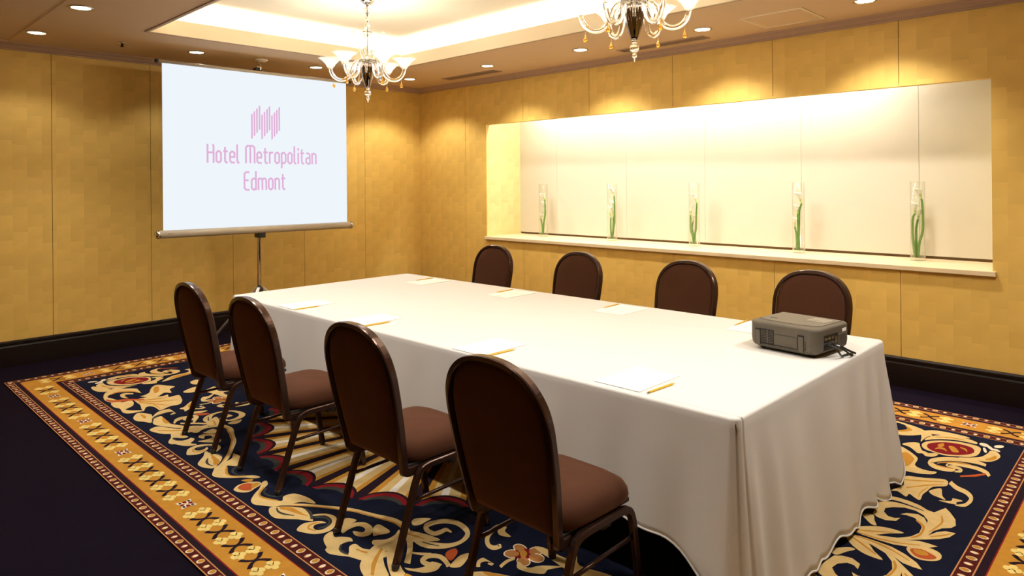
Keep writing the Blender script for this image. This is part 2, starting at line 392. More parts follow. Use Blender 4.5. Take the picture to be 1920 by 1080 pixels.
# ------------------------------------------------------------------ patterned carpet
CX, CY = 3.673, -2.4575               # centre of the pattern
AX, AY = 3.087, 2.0135                # half sizes, outer edge
BW = 0.371                            # border width
rug = tag(empty('patterned_carpet', (CX, CY, 0)), 'navy carpet with cream scrollwork and gold flower border under the table', 'carpet')
C_NAVY = noisy('rug_navy', (0.0065, 0.0085, 0.024), 0.95, 12, 0.3, 0.6, 500, spec=0.1)
def rc(name, c, amt=0.16): return noisy(name, c, 0.95, 25, amt, 0.5, 500, spec=0.1)
C_CREAM = rc('rug_cream', (0.66, 0.47, 0.20)); C_GOLD = rc('rug_gold', (0.50, 0.235, 0.032)); C_OR = rc('rug_rust', (0.44, 0.085, 0.025))
C_RED = rc('rug_crimson', (0.20, 0.010, 0.014)); C_GREY = rc('rug_grey_green', (0.045, 0.047, 0.04)); C_PALE = rc('rug_pale', (0.80, 0.68, 0.50))  # grey-green is a woven colour of the scroll pattern
C_BR = rc('rug_copper', (0.42, 0.18, 0.055)); C_MAR = rc('rug_maroon', (0.075, 0.010, 0.008)); C_DK = rc('rug_dark', (0.018, 0.008, 0.014))
C_TAN = rc('rug_tan', (0.52, 0.24, 0.09)); C_YEL = rc('rug_yellow', (0.78, 0.60, 0.20)); C_WHITE = rc('rug_white', (0.85, 0.78, 0.68))
RUGM = [C_CREAM, C_GOLD, C_OR, C_RED, C_GREY, C_PALE, C_BR, C_NAVY, C_MAR, C_DK, C_TAN, C_YEL, C_WHITE]
KEY = dict(c=0, g=1, o=2, r=3, s=4, w=5, b=6, n=7)
Z0 = 0.008
MB().box(-AX, AX, -AY, AY, 0.0, Z0).build('pile_field', C_NAVY, rug)
def frame_poly(m, d0, d1, z, mi):
    """flat frame between insets d0 and d1 from the outer edge"""
    o = [(-AX+d0, -AY+d0), (AX-d0, -AY+d0), (AX-d0, AY-d0), (-AX+d0, AY-d0)]
    i = [(-AX+d1, -AY+d1), (AX-d1, -AY+d1), (AX-d1, AY-d1), (-AX+d1, AY-d1)]
    m.add([(x, y, z) for x, y in o+i], [(k, (k+1) % 4, 4+(k+1) % 4, 4+k) for k in range(4)], mi)
bd = MB(); bd.flat = True
for d0, d1, mi in [(0, .005, 10), (.005, .047, 8), (.047, .052, 10), (.052, .079, 9), (.079, .085, 3), (.085, .272, 1), (.272, .277, 3), (.277, .307, 9),
                   (.307, .312, 10), (.312, .366, 8), (.366, .371, 10)]:
    frame_poly(bd, d0, d1, Z0+0.0006, mi)
bd.build('border_bands', RUGM, rug)
def side_pts(t, d, k):
    """point at run t along side k, inset d from the outer edge"""
    return [(t, -AY+d), (AX-d, t), (-t, AY-d), (-AX+d, -t)][k]
def oval(m, t, d, k, rt, rd, z, mi, n=10):
    q = [side_pts(t+rt*math.cos(2*PI*i/n), d+rd*math.sin(2*PI*i/n), k) for i in range(n)]
    m.add([(x, y, z) for x, y in q], [tuple(range(n))], mi)
beads = MB(); beads.flat = True
for k in range(4):
    L = (AX, AY)[k % 2]
    for d, rd, lim in ((.026, .0165, L-.03), (.339, .020, L-.345)):
        n = int(lim/0.055)
        for i in range(-n, n+1):
            big = (i % 2 == 0)
            oval(beads, i*0.055, d, k, .0165 if big else .0115, rd if big else rd*.82, Z0+.0010, 5 if big else 10)
            oval(beads, i*0.055, d+.002, k, .0125 if big else .008, (rd if big else rd*.82)*.78, Z0+.0013, 1 if big else 5)
beads.build('bead_rows', RUGM, rug)
fl = MB(); fl.flat = True
def ribbon(m, pts, wid, z, mi):
    P = spline([(*q, 0) for q in pts], 4); L = []; R = []
    for i, q in enumerate(P):
        d = (P[min(i+1, len(P)-1)]-P[max(i-1, 0)]).normalized(); nn = V((-d.y, d.x, 0)); h = wid*(0.55+0.9*abs(i/(len(P)-1)-0.5))
        L.append(q+nn*h); R.append(q-nn*h)
    n = len(P); m.add([(q.x, q.y, z) for q in L+R], [(i, i+1, n+i+1, n+i) for i in range(n-1)], mi)
DM = 0.1785
def xmark(t, k, part='both'):
    f = lambda a, b: side_pts(t+a, DM+b, k)
    if part != 'right': ribbon(fl, [f(-.044, .044), f(-.016, .024), f(-.004, 0), f(-.016, -.024), f(-.044, -.044)], .0105, Z0+.0010, 9)
    if part != 'left': ribbon(fl, [f(.044, .044), f(.016, .024), f(.004, 0), f(.016, -.024), f(.044, -.044)], .0105, Z0+.0011, 9)
def blossom(t, b, k):
    for a, bb in ((-.020, .0), (.020, .0), (0, .017), (0, -.017)): oval(fl, t+a, DM+b+bb, k, .019, .014, Z0+.0013+.0001*(a > 0), 11)
    oval(fl, t, DM+b, k, .005, .004, Z0+.0016, 1, 6)
def star(t, k):
    for i in range(4):
        a = PI/4+i*PI/2
        q = [side_pts(t+.058*math.cos(a+e)*r, DM+.050*math.sin(a+e)*r, k) for e, r in ((0, 1.0), (.36, .62), (.9, .2), (-.9, .2), (-.36, .62))]
        fl.add([(x, y, Z0+.0012) for x, y in q], [tuple(range(5))], 12)
        oval(fl, t+.033*math.cos(a), DM+.028*math.sin(a), k, .010, .007, Z0+.0016, 9, 8)
    for i in range(4): a = i*PI/2; oval(fl, t+.022*math.cos(a), DM+.018*math.sin(a), k, .012, .010, Z0+.0015, 3, 8)
    oval(fl, t, DM, k, .009, .008, Z0+.0018, 11, 8)
for k in range(4):
    st = [0, .91, 1.658, 2.414] if k % 2 == 0 else [0, .748, 1.497]
    end = (AX, AY)[k % 2]-0.21
    for s in (-1, 1):
        for i, a in enumerate(st):
            star(s*a, k) if (a or s > 0) else None
            b = st[i+1] if i+1 < len(st) else end
            n = max(1, round((b-a-0.245)/0.164)); first = a+0.125; step = ((b-0.125)-first)/n if i+1 < len(st) else 0.164
            for j in range(n+1):
                t = first+j*step
                if t > end+0.02: break
                blossom(s*t, .031, k); blossom(s*t, -.031, k)
                if j < n: xmark(s*(t+step/2), k)
fl.build('border_flowers', RUGM, rug)
# sunburst fan around the centre: 30 scalloped rays
fan = MB(); fan.flat = True
NR = 30
for i in range(NR):
    a0 = 2*PI*(i+0.4)/NR; da = 2*PI/NR
    def pt(r, f): a = a0+da*f; return (r*math.cos(a), r*math.sin(a))
    def wedge(r0, r1, f0, f1, z, mi, n=3):
        q = [pt(r0, f0+(f1-f0)*j/n) for j in range(n+1)]+[pt(r1, f1-(f1-f0)*j/n) for j in range(n+1)]
        fan.add([(x, y, z) for x, y in q], [tuple(range(len(q)))], mi)
    wedge(0.30, 1.366, 0, 1, Z0+.0003, 9)
    wedge(0.30, 1.366, .11, .89, Z0+.00045, 1)
    wedge(0.30, 1.366, .24, .78, Z0+.00055, 0)
    wedge(0.30, 1.366, .42, .56, Z0+.0006, 12)
    def arch(rb, rt, f0, f1, z, mi, n=10):
        q = [pt(rb, f0), ]+[pt(rb+(rt-rb)*math.sin(PI*j/n)**.6, f0+(f1-f0)*j/n) for j in range(1, n)]+[pt(rb, f1)]
        fan.add([(x, y, z) for x, y in q], [tuple(range(len(q)))], mi)
    arch(1.368, 1.250, 0, 1, Z0+.00070, 9); arch(1.370, 1.268, .05, .95, Z0+.00078, 3); arch(1.372, 1.303, .14, .86, Z0+.00086, 4); arch(1.374, 1.335, .20, .80, Z0+.00094, 7)
fan.add([(0.36*math.cos(2*PI*j/48), 0.36*math.sin(2*PI*j/48), Z0+.0014) for j in range(48)], [tuple(range(48))], 7)
fan.add([(0.26*math.cos(2*PI*j/48), 0.26*math.sin(2*PI*j/48), Z0+.0018) for j in range(48)], [tuple(range(48))], 1)
fan.build('sunburst_medallion', RUGM, rug)
# scrollwork outlines in millimetres from the carpet centre, one quarter; the weave repeats it mirrored in all four quarters
SCROLL=[
('c',[37,1483,91,1522,127,1562,169,1599,199,1615,236,1618,279,1595,324,1566,341,1531,361,1488,373,1458,402,1438,438,1417,393,1409,334,1413,273,1431,257,1460,262,1487,295,1507,284,1523,216,1556,170,1560,137,1540,101,1499,74,1470,31,1458]),
('g',[91,1502,102,1515,118,1533,136,1548,155,1559,175,1564,194,1565,212,1561,231,1553,248,1546,263,1538,276,1530,285,1524,277,1520,267,1524,252,1531,235,1538,217,1545,198,1551,181,1554,168,1553,159,1551,150,1546,134,1533,117,1516,105,1503]),
('s',[110,1497,115,1504,123,1515,136,1525,154,1532,171,1535,188,1535,203,1532,218,1526,231,1519,241,1508,250,1495,256,1486,247,1482,240,1491,230,1502,219,1512,205,1519,190,1523,176,1525,163,1525,151,1523,144,1521,137,1516,129,1506,123,1499]),
('c',[17,1618,-10,1597,-24,1568,-16,1526,12,1493,40,1488,62,1508,75,1537,89,1564,86,1587,59,1610]),
('o',[-1,1587,-16,1554,12,1521,51,1539,78,1561,61,1584,27,1595]),
('g',[14,1522,33,1494,56,1514,63,1545]),
('c',[319,1576,340,1598,385,1614,434,1613,480,1582,521,1548,582,1513,533,1498,486,1485,439,1481,400,1500,369,1523,342,1549]),
('g',[349,1548,392,1513,486,1507,527,1504,476,1523,408,1540,372,1556]),
('s',[345,1565,355,1569,370,1576,388,1580,404,1580,420,1577,435,1572,451,1563,465,1553,475,1545,469,1542,457,1548,439,1556,421,1563,406,1567,392,1569,379,1569,369,1567,357,1563,348,1559]),
('s',[449,1479,465,1481,487,1485,505,1489,523,1495,544,1504,559,1511,563,1500,548,1493,525,1482,499,1473,476,1470,456,1471,442,1472]),
('c',[606,1603,579,1576,571,1546,589,1512,611,1486,640,1481,623,1502,620,1526,637,1542,667,1541,679,1513,665,1474,641,1453,608,1444,572,1450,541,1485,529,1478,560,1438,602,1422,642,1429,682,1458,709,1496,710,1531,689,1566,649,1589]),
('g',[661,1545,650,1549,634,1554,623,1555,619,1552,613,1545,609,1535,610,1523,614,1509,618,1498,612,1495,606,1505,598,1518,595,1531,600,1543,610,1555,627,1563,643,1561,658,1555,669,1550]),
('s',[561,1492,571,1483,586,1471,601,1463,614,1462,626,1463,634,1465,642,1471,651,1482,657,1493,657,1506,654,1518,651,1527,661,1532,665,1524,671,1511,672,1498,666,1484,655,1470,640,1458,621,1451,603,1450,586,1453,572,1462,558,1476,549,1485]),
('c',[750,1559,726,1532,725,1502,770,1521,792,1500,826,1478,859,1487,849,1501,845,1529,862,1552,897,1565,930,1553,885,1520,886,1491,937,1491,977,1467,1003,1419,1015,1365,1057,1397,1066,1434,1057,1479,1047,1514,1016,1543,952,1564,910,1590,872,1607,837,1603,823,1588,785,1576]),
('g',[928,1516,940,1513,959,1510,976,1505,991,1497,1004,1487,1016,1476,1025,1460,1031,1442,1036,1429,1031,1427,1025,1438,1016,1455,1005,1469,994,1480,980,1489,966,1496,950,1502,933,1506,921,1508]),
('s',[844,1536,850,1543,860,1553,874,1563,890,1567,903,1568,915,1567,925,1565,933,1561,938,1559,933,1555,926,1555,916,1556,906,1556,895,1556,884,1555,876,1554,869,1549,861,1541,854,1535]),
('c',[746,1472,730,1435,731,1390,762,1361,809,1360,846,1378,868,1409,858,1438,827,1453,789,1442,800,1431,826,1417,815,1396,787,1391,764,1407,762,1446,772,1479]),
('c',[664,1398,713,1374,725,1396,735,1451,746,1472,713,1450]),
('c',[340,1539,348,1530,360,1518,375,1504,393,1489,414,1472,443,1452,483,1427,531,1400,572,1377,599,1362,619,1351,639,1342,664,1333,689,1326,711,1319,727,1314,741,1309,758,1304,780,1296,804,1288,827,1282,846,1279,862,1277,880,1278,902,1280,926,1285,948,1292,971,1302,996,1316,1021,1331,1042,1345,1063,1360,1084,1377,1108,1399,1131,1423,1147,1439,1173,1429,1156,1413,1130,1389,1104,1365,1081,1345,1058,1327,1033,1308,1005,1290,973,1273,941,1259,909,1250,881,1246,856,1245,835,1246,817,1250,799,1256,777,1264,754,1274,733,1282,717,1288,703,1292,686,1298,664,1305,639,1312,614,1322,593,1332,573,1344,547,1360,508,1385,462,1413,422,1440,395,1460,374,1478,357,1495,344,1511,336,1525,331,1535]),
('g',[378,1506,403,1486,440,1458,482,1429,533,1399,589,1367,641,1342,684,1325,722,1314,760,1304,800,1293,839,1282,874,1277,903,1279,929,1285,947,1290,943,1280,925,1275,897,1268,864,1266,829,1273,791,1284,752,1297,714,1307,676,1318,633,1335,581,1362,525,1393,475,1424,432,1454,396,1482,371,1502]),
('c',[828,1364,819,1330,867,1327,906,1332,911,1353,895,1383,885,1403]),
('c',[915,1424,948,1384,945,1337,922,1296,973,1330,996,1378,972,1419,945,1445]),
('c',[894,1188,915,1160,946,1139,951,1173,955,1207,936,1231,905,1216]),
('c',[1102,1152,1090,1149,1074,1146,1058,1147,1053,1158,1053,1171,1052,1182,1050,1191,1048,1198,1044,1203,1034,1204,1019,1204,1007,1202,1000,1199,999,1199,1000,1200,998,1194,997,1183,999,1170,1004,1155,1012,1140,1023,1127,1037,1116,1054,1108,1072,1103,1094,1104,1118,1108,1137,1114,1148,1119,1155,1124,1161,1131,1169,1144,1177,1161,1180,1178,1179,1194,1173,1210,1164,1225,1150,1238,1131,1250,1113,1260,1097,1270,1081,1278,1067,1286,1053,1294,1040,1302,1030,1307,1034,1312,1050,1315,1074,1318,1097,1318,1117,1313,1135,1306,1152,1295,1168,1281,1182,1264,1192,1246,1199,1227,1203,1209,1204,1190,1202,1171,1197,1150,1188,1131,1173,1112,1152,1095,1129,1083,1103,1075,1074,1071,1047,1071,1025,1078,1007,1089,992,1101,980,1117,972,1133,966,1149,962,1164,962,1178,966,1194,982,1212,1001,1224,1019,1231,1037,1233,1055,1232,1070,1228,1079,1220,1082,1210,1084,1199,1084,1186,1082,1174,1082,1167,1087,1164,1098,1162,1107,1161]),
('s',[1052,1298,1068,1296,1089,1292,1109,1287,1126,1280,1142,1272,1152,1266,1148,1262,1137,1267,1120,1274,1103,1281,1083,1286,1063,1290,1048,1293]),
('c',[1118,1376,1129,1371,1146,1363,1160,1355,1168,1345,1174,1335,1177,1327,1169,1321,1163,1327,1154,1334,1144,1342,1132,1351,1118,1361,1108,1367]),
('c',[1241,1358,1232,1362,1218,1368,1207,1371,1199,1372,1193,1371,1197,1375,1196,1373,1194,1363,1195,1353,1200,1344,1210,1335,1220,1329,1230,1327,1240,1328,1252,1330,1266,1334,1283,1340,1295,1345,1293,1324,1280,1318,1262,1311,1243,1304,1227,1302,1212,1302,1198,1306,1185,1313,1174,1324,1166,1336,1164,1350,1167,1365,1177,1383,1198,1396,1216,1398,1230,1396,1240,1387,1247,1375,1251,1366]),
('o',[1225,1294,1207,1265,1213,1231,1241,1242,1263,1276,1270,1305]),
('c',[1301,1336,1283,1302,1269,1252,1283,1217,1309,1250,1331,1308]),
('c',[1226,940,1217,949,1206,962,1199,979,1199,998,1204,1018,1212,1039,1222,1059,1234,1079,1249,1098,1266,1114,1284,1127,1301,1135,1317,1138,1329,1137,1339,1132,1345,1122,1348,1109,1347,1096,1326,1081,1320,1085,1317,1089,1323,1097,1329,1098,1337,1100,1323,1089,1321,1091,1319,1101,1314,1108,1309,1110,1302,1111,1295,1110,1286,1105,1275,1098,1266,1089,1256,1077,1247,1061,1240,1046,1236,1031,1234,1015,1232,1000,1232,982,1233,962,1235,948]),
('c',[1248,1022,1280,1032,1315,1009,1265,995,1244,963,1221,984]),
('w',[1436,1079,1443,1091,1443,1106,1438,1119,1427,1130,1413,1134,1398,1133,1386,1126,1379,1113,1378,1099,1384,1085,1395,1075,1409,1070,1424,1071]),
('b',[1432,1082,1438,1093,1438,1105,1433,1116,1424,1125,1412,1129,1400,1128,1390,1122,1384,1112,1383,1100,1388,1088,1398,1079,1410,1075,1422,1076]),
('w',[1444,1046,1448,1058,1444,1069,1434,1077,1419,1079,1401,1076,1386,1068,1374,1057,1370,1044,1374,1033,1384,1025,1400,1023,1417,1026,1433,1035]),
('b',[1439,1047,1442,1057,1439,1066,1430,1072,1417,1074,1402,1072,1389,1065,1379,1056,1376,1046,1379,1036,1388,1030,1402,1028,1417,1031,1430,1037]),
('w',[1488,991,1496,1004,1498,1019,1495,1035,1486,1047,1473,1054,1460,1054,1448,1047,1440,1035,1437,1019,1441,1003,1450,991,1463,984,1476,984]),
('b',[1486,995,1492,1006,1494,1019,1490,1032,1482,1043,1472,1049,1461,1049,1451,1044,1444,1033,1442,1020,1446,1007,1454,996,1464,989,1476,989]),
('w',[1533,1042,1539,1055,1538,1069,1530,1080,1517,1088,1501,1089,1486,1085,1474,1075,1467,1062,1469,1048,1477,1036,1490,1029,1506,1027,1522,1032]),
('b',[1529,1045,1534,1055,1533,1067,1526,1076,1514,1083,1501,1084,1488,1081,1478,1073,1473,1062,1474,1050,1481,1040,1493,1034,1506,1033,1520,1036]),
('w',[1510,1100,1516,1113,1516,1126,1510,1136,1499,1141,1484,1141,1470,1135,1458,1125,1451,1112,1451,1098,1457,1088,1469,1082,1484,1083,1498,1089]),
('b',[1506,1102,1512,1112,1511,1123,1506,1132,1496,1136,1484,1136,1471,1132,1461,1123,1456,1112,1456,1101,1462,1093,1472,1088,1484,1088,1497,1093]),
('r',[1476,1042,1485,1057,1486,1075,1478,1093,1465,1105,1447,1112,1429,1110,1414,1100,1405,1085,1404,1067,1411,1049,1425,1036,1443,1030,1462,1032]),
('b',[1432,1083,1436,1090,1438,1098,1435,1105,1430,1110,1422,1112,1414,1111,1407,1106,1403,1099,1401,1091,1404,1084,1409,1078,1417,1076,1425,1078]),
('b',[1436,1054,1438,1061,1437,1067,1432,1072,1425,1073,1416,1071,1407,1066,1401,1059,1398,1052,1399,1045,1404,1041,1412,1040,1421,1042,1429,1047]),
('b',[1472,1018,1477,1026,1479,1034,1478,1042,1473,1048,1467,1052,1459,1051,1452,1046,1447,1039,1445,1031,1447,1022,1451,1016,1458,1013,1466,1014]),
('b',[1504,1053,1508,1061,1508,1069,1505,1075,1498,1079,1490,1079,1481,1076,1474,1070,1470,1062,1470,1054,1474,1048,1480,1044,1489,1044,1497,1047]),
('b',[1488,1096,1492,1104,1493,1111,1490,1117,1484,1120,1476,1119,1468,1115,1461,1108,1457,1101,1456,1093,1459,1087,1465,1084,1473,1085,1481,1089]),
('g',[1456,1061,1462,1071,1466,1080,1465,1088,1461,1092,1453,1092,1444,1088,1435,1081,1428,1072,1424,1062,1425,1054,1430,1050,1437,1050,1447,1054]),
('c',[1387,1256,1381,1249,1373,1241,1370,1236,1369,1230,1371,1221,1374,1214,1381,1209,1390,1205,1396,1204,1394,1202,1396,1205,1398,1207,1398,1209,1393,1211,1389,1213,1394,1221,1399,1221,1407,1220,1414,1217,1412,1206,1404,1194,1389,1184,1375,1184,1362,1188,1352,1194,1347,1205,1345,1218,1348,1232,1358,1247,1369,1258,1376,1265]),
('c',[1453,1204,1450,1193,1447,1177,1445,1162,1445,1149,1448,1135,1449,1125,1437,1115,1433,1125,1429,1138,1427,1153,1429,1170,1433,1187,1436,1198]),
('c',[1167,1611,1203,1582,1195,1543,1105,1502,1032,1455,1016,1398,960,1378,953,1443,986,1504,1026,1561,1081,1592]),
('g',[1123,1578,1104,1564,1076,1544,1051,1521,1028,1493,1006,1462,991,1439,1000,1436,1019,1457,1044,1487,1070,1515,1094,1538,1119,1559,1136,1573]),
('c',[1266,1555,1349,1533,1386,1499,1388,1466,1294,1483,1209,1481,1130,1451,1040,1400,1003,1333,975,1350,1005,1413,1097,1484,1200,1536]),
('g',[1365,1469,1295,1472,1217,1478,1230,1500,1285,1496]),
('c',[1478,1607,1544,1576,1570,1541,1494,1506,1462,1501,1389,1525,1305,1558,1364,1580,1407,1608]),
('g',[1543,1547,1427,1560,1462,1536]),
('c',[1363,1525,1382,1510,1408,1489,1428,1470,1438,1452,1443,1434,1444,1418,1440,1403,1433,1391,1425,1384,1418,1382,1416,1381,1421,1378,1410,1386,1397,1401,1389,1412,1374,1416,1373,1407,1374,1394,1383,1380,1421,1364,1460,1356,1487,1358,1501,1367,1509,1382,1512,1398,1511,1416,1506,1436,1492,1457,1466,1481,1433,1505,1411,1521]),
('s',[1320,1538,1336,1533,1355,1527,1370,1520,1384,1508,1399,1494,1410,1479,1417,1464,1420,1448,1422,1438,1437,1433,1438,1443,1439,1458,1436,1473,1427,1488,1414,1504,1396,1519,1369,1531,1342,1540,1325,1545]),
('c',[1178,1460,1189,1454,1203,1445,1212,1437,1219,1427,1224,1415,1228,1402,1228,1387,1225,1370,1223,1358,1263,1345,1269,1355,1278,1371,1282,1386,1280,1401,1273,1415,1261,1430,1238,1444,1214,1456,1199,1463]),
('c',[1031,1327,1081,1285,1119,1230,1035,1243,938,1284,958,1324]),
('g',[1076,1270,1002,1279,958,1303]),
('c',[1889,1469,1884,1384,1836,1312,1847,1267,1777,1285,1779,1219,1690,1233,1623,1252,1556,1294,1562,1350,1534,1399,1518,1433,1570,1432,1641,1436,1663,1468,1597,1506,1649,1505,1735,1484,1815,1481]),
('g',[1845,1466,1830,1445,1811,1415,1794,1385,1783,1353,1776,1322,1771,1299,1780,1296,1790,1317,1805,1347,1820,1377,1835,1408,1851,1439,1862,1461]),
('g',[1819,1468,1796,1451,1763,1425,1732,1394,1705,1351,1680,1302,1663,1267,1671,1264,1694,1297,1726,1344,1758,1386,1787,1418,1816,1445,1836,1463]),
('g',[1793,1471,1767,1458,1728,1440,1690,1420,1652,1396,1613,1371,1587,1353,1594,1350,1626,1366,1672,1389,1714,1411,1751,1432,1786,1452,1810,1465]),
('g',[1687,1421,1663,1420,1628,1419,1598,1418,1572,1420,1548,1422,1531,1424,1534,1421,1553,1418,1581,1413,1612,1410,1643,1411,1675,1414,1697,1417]),
('c',[1926,1609,1923,1593,1898,1556,1895,1501,1855,1491,1771,1517,1732,1556,1709,1585,1667,1570,1632,1538,1592,1502,1593,1550,1607,1599,1663,1615,1756,1603,1799,1618,1869,1620]),
('c',[1929,1546,1957,1553,1997,1562,2034,1570,2063,1577,2088,1583,2102,1584,2102,1583,2113,1579,2128,1572,2143,1559,2156,1542,2164,1522,2165,1502,2160,1480,2149,1459,2132,1436,2109,1414,2083,1398,2054,1390,2025,1387,2012,1387,2019,1385,2004,1393,1990,1406,1987,1422,1994,1441,2003,1457,2011,1472,2022,1484,2035,1492,2054,1497,2074,1498,2059,1503,2061,1500,2066,1486,2067,1472,2060,1458,2048,1444,2039,1434,2062,1427,2076,1435,2096,1447,2110,1460,2113,1474,2110,1489,2092,1505,2039,1516,2011,1514,1988,1508,1970,1500,1956,1488,1944,1474,1932,1458,1922,1440,1922,1421,1938,1402,1974,1381,2038,1360,2090,1356,2131,1360,2166,1370,2194,1388,2218,1411,2236,1434,2250,1456,2259,1478,2261,1500,2257,1521,2245,1542,2222,1563,2178,1584,2118,1604,2050,1617,2002,1617,1969,1610,1941,1602,1918,1588,1900,1572,1888,1560]),
('o',[2018,1614,1996,1609,1965,1602,1939,1589,1926,1569,1918,1546,1906,1520,1883,1488,1854,1454,1834,1429,1860,1421,1887,1444,1924,1476,1955,1506,1969,1532,1976,1556,1987,1575,2008,1588,2033,1597,2051,1603]),
('g',[2141,1547,2149,1536,2159,1521,2162,1502,2151,1476,2132,1448,2111,1424,2086,1409,2058,1400,2038,1394,2051,1389,2073,1394,2105,1403,2134,1417,2158,1440,2179,1469,2191,1494,2186,1515,2171,1532,2160,1544]),
('c',[2443,1596,2464,1570,2386,1544,2256,1498,2239,1527,2284,1583,2350,1600]),
('c',[1949,1416,1952,1391,1992,1343,2056,1316,2137,1271,2156,1227,2087,1195,2014,1158,1973,1210,1872,1234,1910,1269,1855,1330,1859,1375]),
('g',[2096,1279,2107,1244,1985,1279,1952,1321]),
('c',[2049,1036,2080,985,2042,966,1946,1004,1974,1045]),
('c',[1832,1168,1884,1099,1885,1041,1800,1081,1768,1124,1791,1159]),
('c',[1739,1054,1783,992,1792,955,1662,984,1605,931,1596,980,1475,981,1444,1007,1556,1028,1667,1046]),
('c',[1547,1156,1599,1123,1592,1089,1622,1033,1557,1084,1524,1134,1471,1125,1498,1163]),
('c',[1459,1330,1475,1295,1531,1245,1568,1201,1435,1259,1396,1296,1376,1327,1418,1317]),
('g',[1477,1272,1533,1221,1420,1270]),
('c',[2294,1276,2292,1325,2311,1380,2363,1436,2426,1472,2495,1477,2536,1457,2549,1400,2548,1316,2519,1257,2475,1229,2421,1199,2361,1211,2319,1227]),
('r',[2318,1283,2318,1335,2346,1383,2388,1421,2447,1439,2501,1425,2525,1377,2523,1327,2493,1273,2442,1229,2390,1218,2344,1237]),
('g',[2357,1342,2373,1393,2387,1348,2373,1313]),
('g',[2364,1261,2367,1268,2371,1276,2376,1282,2383,1285,2391,1286,2398,1285,2404,1280,2411,1272,2416,1266,2416,1280,2411,1290,2403,1304,2395,1314,2386,1316,2377,1314,2370,1308,2365,1297,2362,1283,2360,1274]),
('g',[2406,1366,2433,1369,2467,1303,2444,1282,2423,1318]),
('g',[2458,1377,2466,1372,2477,1363,2485,1355,2490,1348,2494,1338,2497,1331,2499,1340,2496,1350,2492,1366,2485,1380,2475,1387,2464,1390,2457,1392]),
('c',[2286,1372,2289,1443,2330,1520,2396,1550,2462,1558,2508,1533,2511,1499,2473,1500,2415,1492,2352,1455,2311,1410]),
('g',[2320,1467,2337,1478,2360,1493,2384,1505,2409,1512,2434,1517,2452,1521,2450,1529,2432,1529,2406,1528,2381,1523,2357,1508,2334,1489,2319,1475]),
('c',[2481,1215,2534,1264,2568,1309,2584,1390,2586,1434,2610,1449,2637,1400,2642,1351,2627,1285,2601,1249,2556,1232,2512,1210]),
('g',[2590,1277,2607,1331,2621,1378,2632,1335,2615,1281]),
('w',[2569,1512,2568,1500,2562,1492,2554,1488,2543,1490,2533,1497,2525,1508,2522,1521,2523,1533,2528,1541,2537,1545,2548,1543,2558,1536,2565,1525]),
('w',[2598,1460,2596,1454,2590,1454,2582,1462,2572,1475,2564,1490,2558,1506,2556,1518,2558,1524,2564,1523,2572,1515,2582,1502,2590,1487,2596,1471]),
('w',[2630,1559,2630,1547,2626,1533,2618,1520,2609,1512,2601,1509,2594,1513,2590,1522,2590,1534,2594,1548,2602,1561,2611,1569,2620,1572,2627,1568]),
('w',[2577,1392,2575,1388,2570,1392,2564,1403,2559,1419,2554,1437,2551,1453,2551,1464,2554,1468,2558,1463,2564,1452,2570,1436,2574,1418,2577,1402]),
('w',[2628,1461,2627,1454,2622,1451,2615,1451,2607,1455,2599,1462,2594,1471,2591,1479,2593,1485,2597,1489,2605,1489,2613,1485,2620,1478,2626,1469]),
('c',[2608,1213,2596,1220,2577,1231,2558,1236,2537,1234,2516,1227,2495,1218,2474,1207,2454,1195,2436,1180,2418,1162,2402,1142,2389,1122,2381,1100,2377,1074,2381,1028,2395,996,2408,981,2421,971,2435,966,2449,964,2463,966,2478,970,2492,977,2502,986,2507,1000,2508,1016,2508,1025,2500,1041,2498,1038,2496,1038,2492,1037,2481,1034,2468,1030,2454,1028,2440,1028,2427,1029,2415,1034,2404,1042,2396,1051,2396,1047,2398,1035,2401,1046,2407,1062,2417,1081,2432,1101,2448,1120,2466,1136,2485,1150,2504,1162,2525,1171,2545,1177,2564,1180,2582,1180,2599,1176,2611,1173]),
('c',[2512,986,2519,991,2530,998,2537,1009,2536,1041,2528,1061,2519,1072,2508,1077,2496,1080,2484,1082,2473,1080,2463,1077,2465,1069,2467,1055,2473,1067,2483,1078,2497,1084,2515,1089,2534,1092,2552,1094,2569,1095,2586,1092,2602,1085,2617,1075,2629,1065,2636,1055,2641,1044,2645,1034,2651,1062,2647,1075,2640,1095,2629,1114,2615,1128,2598,1139,2581,1146,2563,1146,2545,1141,2528,1135,2509,1130,2491,1124,2476,1116,2465,1103,2457,1087,2457,1053,2469,1039,2479,1039,2490,1039,2501,1039,2512,1039,2521,1037,2526,1030,2528,1027,2527,1037,2523,1028,2514,1015,2508,1006]),
('g',[2421,1049,2425,1056,2431,1066,2441,1078,2457,1094,2476,1113,2495,1128,2516,1137,2536,1141,2550,1144,2549,1155,2534,1153,2514,1151,2493,1144,2473,1129,2453,1110,2438,1092,2428,1079,2422,1067,2418,1059]),
('g',[2421,1018,2435,1017,2453,1016,2470,1016,2481,1019,2491,1024,2497,1027,2495,1036,2489,1035,2479,1034,2467,1033,2451,1031,2433,1030,2419,1028]),
('o',[2546,941,2560,956,2581,977,2600,997,2613,1019,2625,1040,2632,1055,2627,1078,2619,1065,2607,1047,2594,1027,2576,1003,2556,978,2542,961]),
('c',[2215,1247,2246,1290,2275,1303,2290,1258,2315,1196,2335,1187,2352,1175,2377,1199,2395,1188,2381,1135,2351,1120,2330,1148,2309,1136,2284,1167,2249,1206,2214,1216]),
('c',[2214,1173,2252,1152,2301,1100,2331,1048,2340,955,2371,922,2412,917,2444,929,2441,890,2406,858,2365,843,2310,852,2261,1010]),
('g',[2247,1078,2264,1107,2303,1062,2319,1025,2321,937,2310,902,2283,953]),
('c',[2242,1486,2259,1509,2291,1499,2300,1476,2285,1447,2279,1395,2276,1332,2261,1409]),
